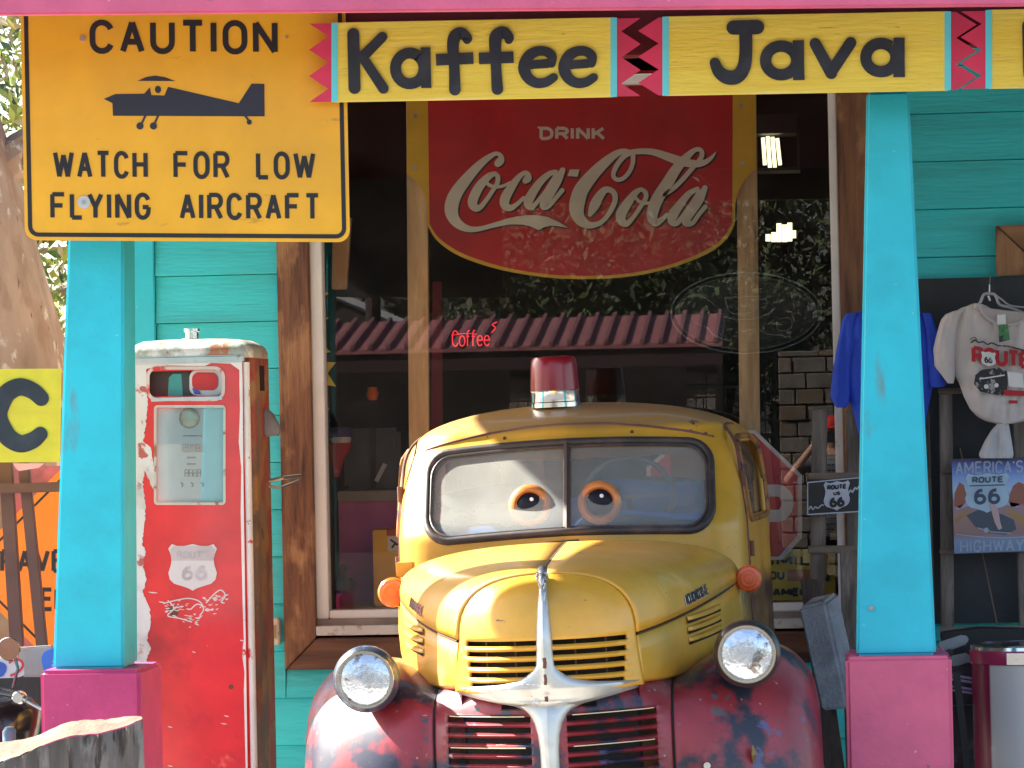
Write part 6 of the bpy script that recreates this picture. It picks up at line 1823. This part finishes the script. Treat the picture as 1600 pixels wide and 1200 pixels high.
for k in range(34):
    z = lerp(-.05, 7, k / 33)
    py = 660 - (z - 1.8) * 5400 / 19.0
    xr = txr(max(0, min(800, py))) - (max(0, -py) * .0006)
    r = lerp(.62, .34, min(1, k / 20))
    ring = []
    for j in range(28):
        a = 2 * pi * j / 28
        rr_ = r * (1 + .06 * mnoise.noise(Vector((cos(a) * 2, sin(a) * 2, z * 1.2))) + .03 * mnoise.noise(Vector((cos(a) * 6, sin(a) * 6, z * 5))))
        ring.append((xr - r + rr_ * cos(a), 4.3 + rr_ * sin(a), z))
    rows.append(ring)
MB().grid(rows, closed=True).build('trunk', BARK, tr, smooth=True, angle=80)
for p in ([(-3.75, 4.3, 4.2), (-2.9, 4.4, 4.6), (-2.4, 4.6, 5.2), (-2.1, 4.8, 6)], [(-3.5, 4.2, 4.8), (-4.6, 4.0, 5.5), (-5.6, 3.9, 6.6)], [(-3.3, 4.3, 3.3), (-3.0, 4.5, 3.55), (-2.7, 4.8, 4.0)]):
    MB().tube(p, [.13, .10, .06, .03][:len(p)], 9).build('limb', BARK, tr, smooth=True)
crown(tr, (-4.0, 5.0, 6.0), (2.6, 1.6, 1.7), 120, 45, .055, (3, 3, 2, 2), 5)
t2 = thing('leafy_tree', (-5.8, 13.0, 0), 'sunny yellow green tree further back seen left of the turquoise post', 'tree')
MB().tube([(-5.8, 13, -.1), (-5.75, 13, 1.5), (-5.9, 13, 3), (-5.6, 13.1, 5)], [.2, .16, .12, .06], 10).build('trunk', BARK, t2, smooth=True)
for p in ([(-5.75, 13, 1.8), (-5.2, 12.8, 3.0), (-4.8, 12.7, 4.2)], [(-5.8, 13, 2.4), (-5.1, 13.2, 2.9), (-4.5, 13.2, 3.1)]):
    MB().tube(p, [.07, .045, .02], 8).build('limb', BARK, t2, smooth=True)
crown(t2, (-5.3, 13, 3.4), (1.7, 1.4, 2.3), 150, 40, .07, (3, 5, 1.5, 1.5), 8, .3)
t3 = thing('far_tree', (-9.7, 24.0, 0), 'loose pale tree far behind the leafy tree at the left edge', 'tree')
MB().tube([(-9.7, 24, -.1), (-9.6, 24, 3), (-9.8, 24, 6)], [.25, .18, .08], 10).build('trunk', BARK, t3, smooth=True)
crown(t3, (-8.8, 24, 4.2), (2.6, 2, 3.0), 130, 40, .10, (2, 3, 1, 3), 9, .4)
tag(MB().box(-20, -3.5, 30, 30.2, 0, 1.9).build('back_fence', mat('dusty_tan_fence', (.38, .29, .20), .9, bump=.3, var=.12)), 'low tan fence far behind the trees at the left', 'fence')
# ================================================================== across the street (seen mirrored in the shop window)
def mv(px, py, Yv): return mirror(px, py, Yv)
YK = 30.0
kio = thing('diner_shack', (mv(840, 640, YK).x, -YK - 2, 0), 'low shop with ribbed red metal roof and stone piers mirrored in the window', 'building')
RM = mat('red_ribbed_metal', (.42, .16, .16), .45, var=.05)
e0, e1 = mv(540, 553, YK), mv(1128, 527, YK)
r0, r1 = mv(535, 515, YK + 2.2), mv(1150, 489, YK + 2.2)
ez_, rz_ = (e0.z + e1.z) / 2, (r0.z + r1.z) / 2
x0, x1 = e0.x - 1.2, e1.x
MB().hexa([(x0, -YK, ez_), (x1, -YK, ez_), (x1, -YK - 2.2, rz_ + .05), (x0, -YK - 2.2, rz_ + .05)], [(x0, -YK, ez_ - .06), (x1, -YK, ez_ - .06), (x1, -YK - 2.2, rz_ - .02), (x0, -YK - 2.2, rz_ - .02)]).build('roof_sheet', RM, kio)
n = 26
for i in range(n):
    x = lerp(x0 + .05, x1 - .12, i / (n - 1))
    MB().hexa([(x, -YK + .01, ez_ + .001), (x + .07, -YK + .01, ez_ + .001), (x + .07, -YK - 2.2, rz_ + .051), (x, -YK - 2.2, rz_ + .051)],
              [(x + .01, -YK + .01, ez_ + .06), (x + .06, -YK + .01, ez_ + .06), (x + .06, -YK - 2.2, rz_ + .11), (x + .01, -YK - 2.2, rz_ + .11)]).build('roof_rib', mat('dark_rib_metal', (.26, .11, .12), .5), kio)
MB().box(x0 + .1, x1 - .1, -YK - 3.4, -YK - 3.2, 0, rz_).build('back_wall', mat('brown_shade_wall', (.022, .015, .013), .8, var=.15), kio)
MB().box(x0, x1, -YK - .12, -YK - .04, ez_ - .3, ez_ - .07).build('eave_beam', mat('dark_eave', (.06, .03, .028), .7), kio)
STB = [mat('tan_stone_block', (.22, .165, .12), .9, bump=.7, bscale=12, var=.14, vscale=3), mat('brown_stone_block', (.16, .12, .085), .9, bump=.7, bscale=12, var=.14, vscale=3), mat('grey_stone_block', (.19, .165, .14), .9, bump=.7, bscale=12, var=.14, vscale=3)]
random.seed(4)
def stonework(parent, x0, x1, y, z0, z1, h, w, name='stone'):
    MB().box(x0 + .02, x1 - .02, y - .35, y - .03, z0, z1 - .01).build('mortar_core', mat('mortar', (.10, .08, .07), .9), parent)
    z = z0; r = 0
    while z < z1 - .02:
        x = x0
        hh = min(h, z1 - z)
        first = True
        while x < x1 - .01:
            ww = min(w * random.uniform(.7, 1.3) * (.5 if first and r % 2 else 1), x1 - x)
            first = False
            if x1 - x - ww < .08: ww = x1 - x
            d = random.uniform(-.012, .012)
            MB().box(x + .008, x + ww - .008, y - .03, y + .02 + d, z + .008, z + hh - .008).build('stone', random.choice(STB), parent, bevel=.008, segs=1)
            x += ww
        z += hh; r += 1
for a, b in ((795, 868), (1070, 1122)):
    p, q = mv(a, 640, YK + .2), mv(b, 640, YK + .2)
    stonework(kio, p.x, q.x, -YK - .25, .2, ez_ - .32, .17, .32)
# big stone gate wall nearer
YW = 23.0
sw_ = thing('stone_wall', (mv(1260, 640, YW).x, -YW - .2, 0), 'tall stone block wall across the street mirrored at the right of the window', 'wall')
p, q = mv(1218, 700, YW), mv(1345, 545, YW)
stonework(sw_, p.x, q.x, -YW, .0, q.z, .175, .36)
# fence by the wall
fn = thing('iron_fence', (mv(1150, 700, 24).x, -24, 0), 'black iron railing between the stone piers mirrored above the truck', 'fence')
FB_ = mat('black_iron', (.012, .012, .012), .5)
for y in (615, 668, 690):
    MB().bar(mv(700, y, 25), mv(1215, y - 12, 25), .03).build('fence_bar', FB_, fn)
for i in range(34):
    x = 1125 + i * 2.7 if False else 700 + i * 15.5
    MB().bar(mv(x, 612 - (x - 700) * .02, 25), mv(x, 740, 25), .016).build('fence_post', FB_, fn)
# gabled dark house at left with white eave
hs = thing('gabled_house', (mv(560, 600, 40).x, -42, 0), 'dark gabled house with pale eave line mirrored in the left of the window', 'building')
yh = 40
pk_, el = mv(508, 452, yh), mv(650, 512, yh)
lft = mv(430, 495, yh)
HW_ = mat('grey_brown_planks', (.07, .055, .05), .8, var=.15, bump=.3, stretch=(1, 1, .2))
mb = MB(); mb.prism([(lft.x, -yh, 0), (el.x - .3, -yh, 0), (el.x - .3, -yh, el.z), (pk_.x, -yh, pk_.z - .1), (lft.x, -yh, lft.z)], [(lft.x, -yh - 6, 0), (el.x - .3, -yh - 6, 0), (el.x - .3, -yh - 6, el.z), (pk_.x, -yh - 6, pk_.z - .1), (lft.x, -yh - 6, lft.z)])
mb.build('house_wall', HW_, hs)
EV = mat('pale_eave_paint', (.60, .64, .66), .5)
MB().bar(pk_ + Vector((0, .05, 0)), el + Vector((0, .05, 0)), .12, .10).build('eave_board', EV, hs)
MB().bar(pk_ + Vector((0, .05, 0)), lft + Vector((0, .05, 0)), .12, .10).build('eave_board', EV, hs)
p, q = mv(525, 540, yh), mv(545, 520, yh)
fw_ = MB().box(min(p.x, q.x), max(p.x, q.x), -yh, -yh + .04, p.z, q.z).build('window', mat('dim_window', (.03, .035, .04), .2), hs)
# pole
tag(MB().tube([(mv(583, 640, 34).x, -34, 0), (mv(583, 440, 34).x, -34, 7)], .11, 10).build('utility_pole', mat('dark_pole_wood', (.05, .035, .028), .9)), 'dark wooden utility pole mirrored in the left of the window', 'pole')
# pale metal barn behind the red roof
tag(MB().box(mv(700, 500, 50).x, mv(1000, 500, 50).x, -56, -50, 0, mv(800, 478, 50).z).build('pale_barn', mat('grey_corrugated', (.42, .42, .38), .6, var=.08)), 'pale grey metal barn behind the red roofed shop across the street', 'building')
# trees across the street
DLEAF = [mat('oak_leaf_green', (.045, .07, .02), .7, var=.2), mat('oak_leaf_olive', (.09, .10, .035), .7, var=.2), mat('oak_leaf_dark', (.02, .03, .01), .7, var=.2), mat('oak_leaf_brown', (.12, .09, .05), .7, var=.2)]
for i, (x, y, h, rx, sd, lab) in enumerate(((-15, -52, 9, 5.0, 21, 'broad dark tree behind the gabled house across the street'), (-7.5, -60, 11, 6.5, 22, 'tallest dark tree behind the pale barn across the street'),
                                            (.5, -54, 10, 5.0, 23, 'dark tree right of the red roofed shop mirrored in the window'), (6.5, -50, 9, 5.0, 24, 'thin topped tree at the far right across the street'), (-2.5, -46, 5.2, 3.2, 25, 'low bushy tree close behind the stone wall across the street'))):
    t_ = thing('street_tree', (x, y, 0), lab, 'tree', 'trees across the street')
    MB().tube([(x, y, -.1), (x + .1, y, h * .3), (x - .2, y, h * .6), (x, y, h * .85)], [.35, .28, .18, .07], 10).build('trunk', BARK, t_, smooth=True)
    for s in (-1, 1):
        MB().tube([(x, y, h * .35), (x + s * rx * .35, y, h * .6), (x + s * rx * .6, y, h * .75)], [.15, .1, .04], 8).build('limb', BARK, t_, smooth=True)
    crown(t_, (x, y, h * .62), (rx, 2.5, h * .36), 260, 60, .13, (4, 1, 5, 1), sd, .6, leaf=DLEAF)
# person in a red cap holding up a camera
SKIN = mat('skin', (.50, .27, .18), .6, var=.03)
px0 = Vector((1.40, -16.3, 0))
pe_ = thing('person', (px0.x, -16.3, .0), 'person in red cap and grey shirt raising both hands, mirrored in the window', 'person')
def skin_body(name, verts, edges, radii, m_, parent, sub=2):
    me = bpy.data.meshes.new(name)
    off = parent.location
    me.from_pydata([tuple(Vector(v) - off) for v in verts], edges, [])
    o = bpy.data.objects.new(name, me); COL.objects.link(o); o.parent = parent
    me.materials.append(m_)
    md = o.modifiers.new('skin', 'SKIN'); md.use_smooth_shade = True
    for v, r in zip(me.skin_vertices[0].data, radii):
        v.radius = (r, r) if not isinstance(r, tuple) else r
    me.skin_vertices[0].data[0].use_root = True
    s_ = o.modifiers.new('smooth', 'SUBSURF'); s_.levels = sub; s_.render_levels = sub
    return o
bx_, by_ = px0.x, -16.3
J = [(0, 0, .95), (0, 0, 1.10), (0, 0, 1.28), (0, 0, 1.42), (0, .0, 1.50), (0, .02, 1.60), (0, .02, 1.70),
     (.11, 0, .90), (.13, .01, .50), (.13, 0, .10), (.13, .12, .05), (-.11, 0, .90), (-.13, .01, .50), (-.13, 0, .10), (-.13, .12, .05),
     (.20, 0, 1.40), (.40, .10, 1.28), (.16, .22, 1.60), (-.20, 0, 1.40), (-.42, .06, 1.20), (-.14, .22, 1.56)]
ED = [(0, 1), (1, 2), (2, 3), (3, 4), (4, 5), (5, 6), (0, 7), (7, 8), (8, 9), (9, 10), (0, 11), (11, 12), (12, 13), (13, 14), (3, 15), (15, 16), (16, 17), (3, 18), (18, 19), (19, 20)]
RD = [(.15, .11), (.14, .10), (.16, .11), (.12, .09), .055, .085, .085, .09, .06, .045, .035, .09, .06, .045, .035, .065, .045, .03, .065, .045, .03]
skin_body('body', [(bx_ + a, by_ + b, c) for a, b, c in J], ED, RD, SKIN, pe_)
J2 = [(0, 0, .98), (0, 0, 1.12), (0, 0, 1.30), (0, 0, 1.42), (.20, 0, 1.41), (.33, .05, 1.33), (-.20, 0, 1.41), (-.34, .03, 1.29)]
skin_body('shirt', [(bx_ + a, by_ + b, c) for a, b, c in J2], [(0, 1), (1, 2), (2, 3), (3, 4), (4, 5), (3, 6), (6, 7)], [(.175, .135), (.165, .125), (.185, .135), (.13, .11), .085, .07, .085, .07], mat('grey_shirt', (.13, .13, .14), .8), pe_)
J3 = [(0, 0, .96), (.11, 0, .88), (.13, .01, .50), (.13, 0, .14), (-.11, 0, .88), (-.13, .01, .50), (-.13, 0, .14)]
skin_body('trousers', [(bx_ + a, by_ + b, c) for a, b, c in J3], [(0, 1), (1, 2), (2, 3), (0, 4), (4, 5), (5, 6)], [(.17, .13), .11, .08, .07, .11, .08, .07], mat('dark_jeans', (.03, .04, .07), .8), pe_)
MB().lathe((bx_, by_ + .02, 1.70), [(.098, 0), (.10, .03), (.09, .07), (.06, .095), (.005, .105)], 20).build('cap', mat('bright_red_cap', (.60, .02, .02), .7), pe_, smooth=True)
MB().prism([(bx_ - .08, by_ + .10, 1.70), (bx_ + .08, by_ + .10, 1.70), (bx_ + .06, by_ + .20, 1.685), (bx_ - .06, by_ + .20, 1.685)], [(bx_ - .08, by_ + .10, 1.712), (bx_ + .08, by_ + .10, 1.712), (bx_ + .06, by_ + .20, 1.695), (bx_ - .06, by_ + .20, 1.695)]).build('cap_peak', mat('bright_red_cap', (.60, .02, .02), .7), pe_)
for hx, hz, s in ((.16, 1.60, 1), (-.14, 1.56, -1)):
    for k in range(5):
        a = (k - 2) * .016
        MB().tube([(bx_ + hx + a, by_ + .23, hz + .01), (bx_ + hx + a - s * .02, by_ + .27, hz + .035 - abs(k - 2) * .004), (bx_ + hx + a - s * .045, by_ + .275, hz + .03)], [.009, .008, .006], 6).build('finger', SKIN, pe_, smooth=True)
tag(MB().box(bx_ - .10, bx_ + .11, by_ + .24, by_ + .30, 1.56, 1.66).build('camera_body', BLACK, bevel=.01), 'small black camera held up by the person in the red cap', 'camera')
# parked motorcycles across the street
def moto(x, y, cc, lab):
    t_ = thing('motorcycle', (x, y, 0), lab, 'motorcycle', 'motorcycles across the street')
    bkm, stl = BK, STEEL
    for dx in (-.72, .72):
        w_ = MB().tube([(x + dx + .30 * cos(a), y, .32 + .30 * sin(a)) for a in [2*pi*k/24 for k in range(24)]], .055, 8, closed=True, caps=False).build('wheel', RUBBER, t_, smooth=True)
        MB().lathe((x + dx, y, .32), [(.06, -.05), (.24, -.01), (.24, .01), (.06, .05)], 20, 'Y').build('rim', stl, w_)
    col = mat('moto_paint_' + lab.split()[0], cc, .2, coat=.6)
    MB().tube([(x - .05, y, .78), (x + .15, y, .84), (x + .38, y, .82)], [.09, .15, .08], 12).build('tank', col, t_, smooth=True)
    MB().tube([(x - .65, y, .74), (x - .35, y, .70), (x - .05, y, .74)], [.08, .11, .07], 10, flat=1.3).build('seat', bkm, t_, smooth=True)
    MB().box(x - .25, x + .3, y - .16, y + .16, .28, .62).build('engine', stl, t_, bevel=.04)
    MB().tube([(x + .72, y, .32), (x + .50, y, .95)], .035, 8).build('fork', stl, t_)
    MB().tube([(x + .30, y - .38, 1.05), (x + .45, y - .2, 1.06), (x + .48, y, 1.0), (x + .45, y + .2, 1.06), (x + .30, y + .38, 1.05)], .018, 8).build('handlebar', stl, t_)
    MB().lathe((x + .62, y, .92), [(.02, -.1), (.09, .0), (.09, .05)], 16, 'X').build('headlight', stl, t_, smooth=True)
    MB().prism([(x + .50, y - .22, 1.0), (x + .50, y + .22, 1.0), (x + .35, y + .18, 1.35), (x + .35, y - .18, 1.35)], [(x + .52, y - .22, 1.0), (x + .52, y + .22, 1.0), (x + .37, y + .18, 1.35), (x + .37, y - .18, 1.35)]).build('windshield', mat('smoky_screen', (.25, .3, .33), .1, coat=.8), t_)
for px, Yv, cc, lab in ((960, 27, (.04, .25, .08), 'green tanked motorcycle parked across the street before the red roofed shop'), (1030, 26, (.04, .12, .3), 'blue tanked motorcycle parked across the street before the red roofed shop'), (760, 26, (.3, .3, .3), 'silver motorcycle parked across the street mirrored left of the red beacon')):
    p = mirror(px, 700, Yv); moto(p.x, p.y, cc, lab)
tag(MB().box(-60, 60, -70, -18, .004, .012).build('far_pavement', mat('dark_parking_asphalt', (.035, .034, .033), .95, bump=.3)), kind='structure')

# print and small marks too small to pick apart are masses of their own
for o in bpy.data.objects:
    if o.name.split('.')[0] in ('badge_lettering', 'embossed_lettering', 'script_marks', 'lettering', 'dial_print', 'shield_lettering', 'print_black', 'print_pale', 'print_red_word', 'label_marks', 'embossed_letters', 'name_badge', 'foil_strip', 'rust_streak', 'rust_spots', 'pale_stripe', 'print_red_car'):
        o['kind'] = 'stuff'
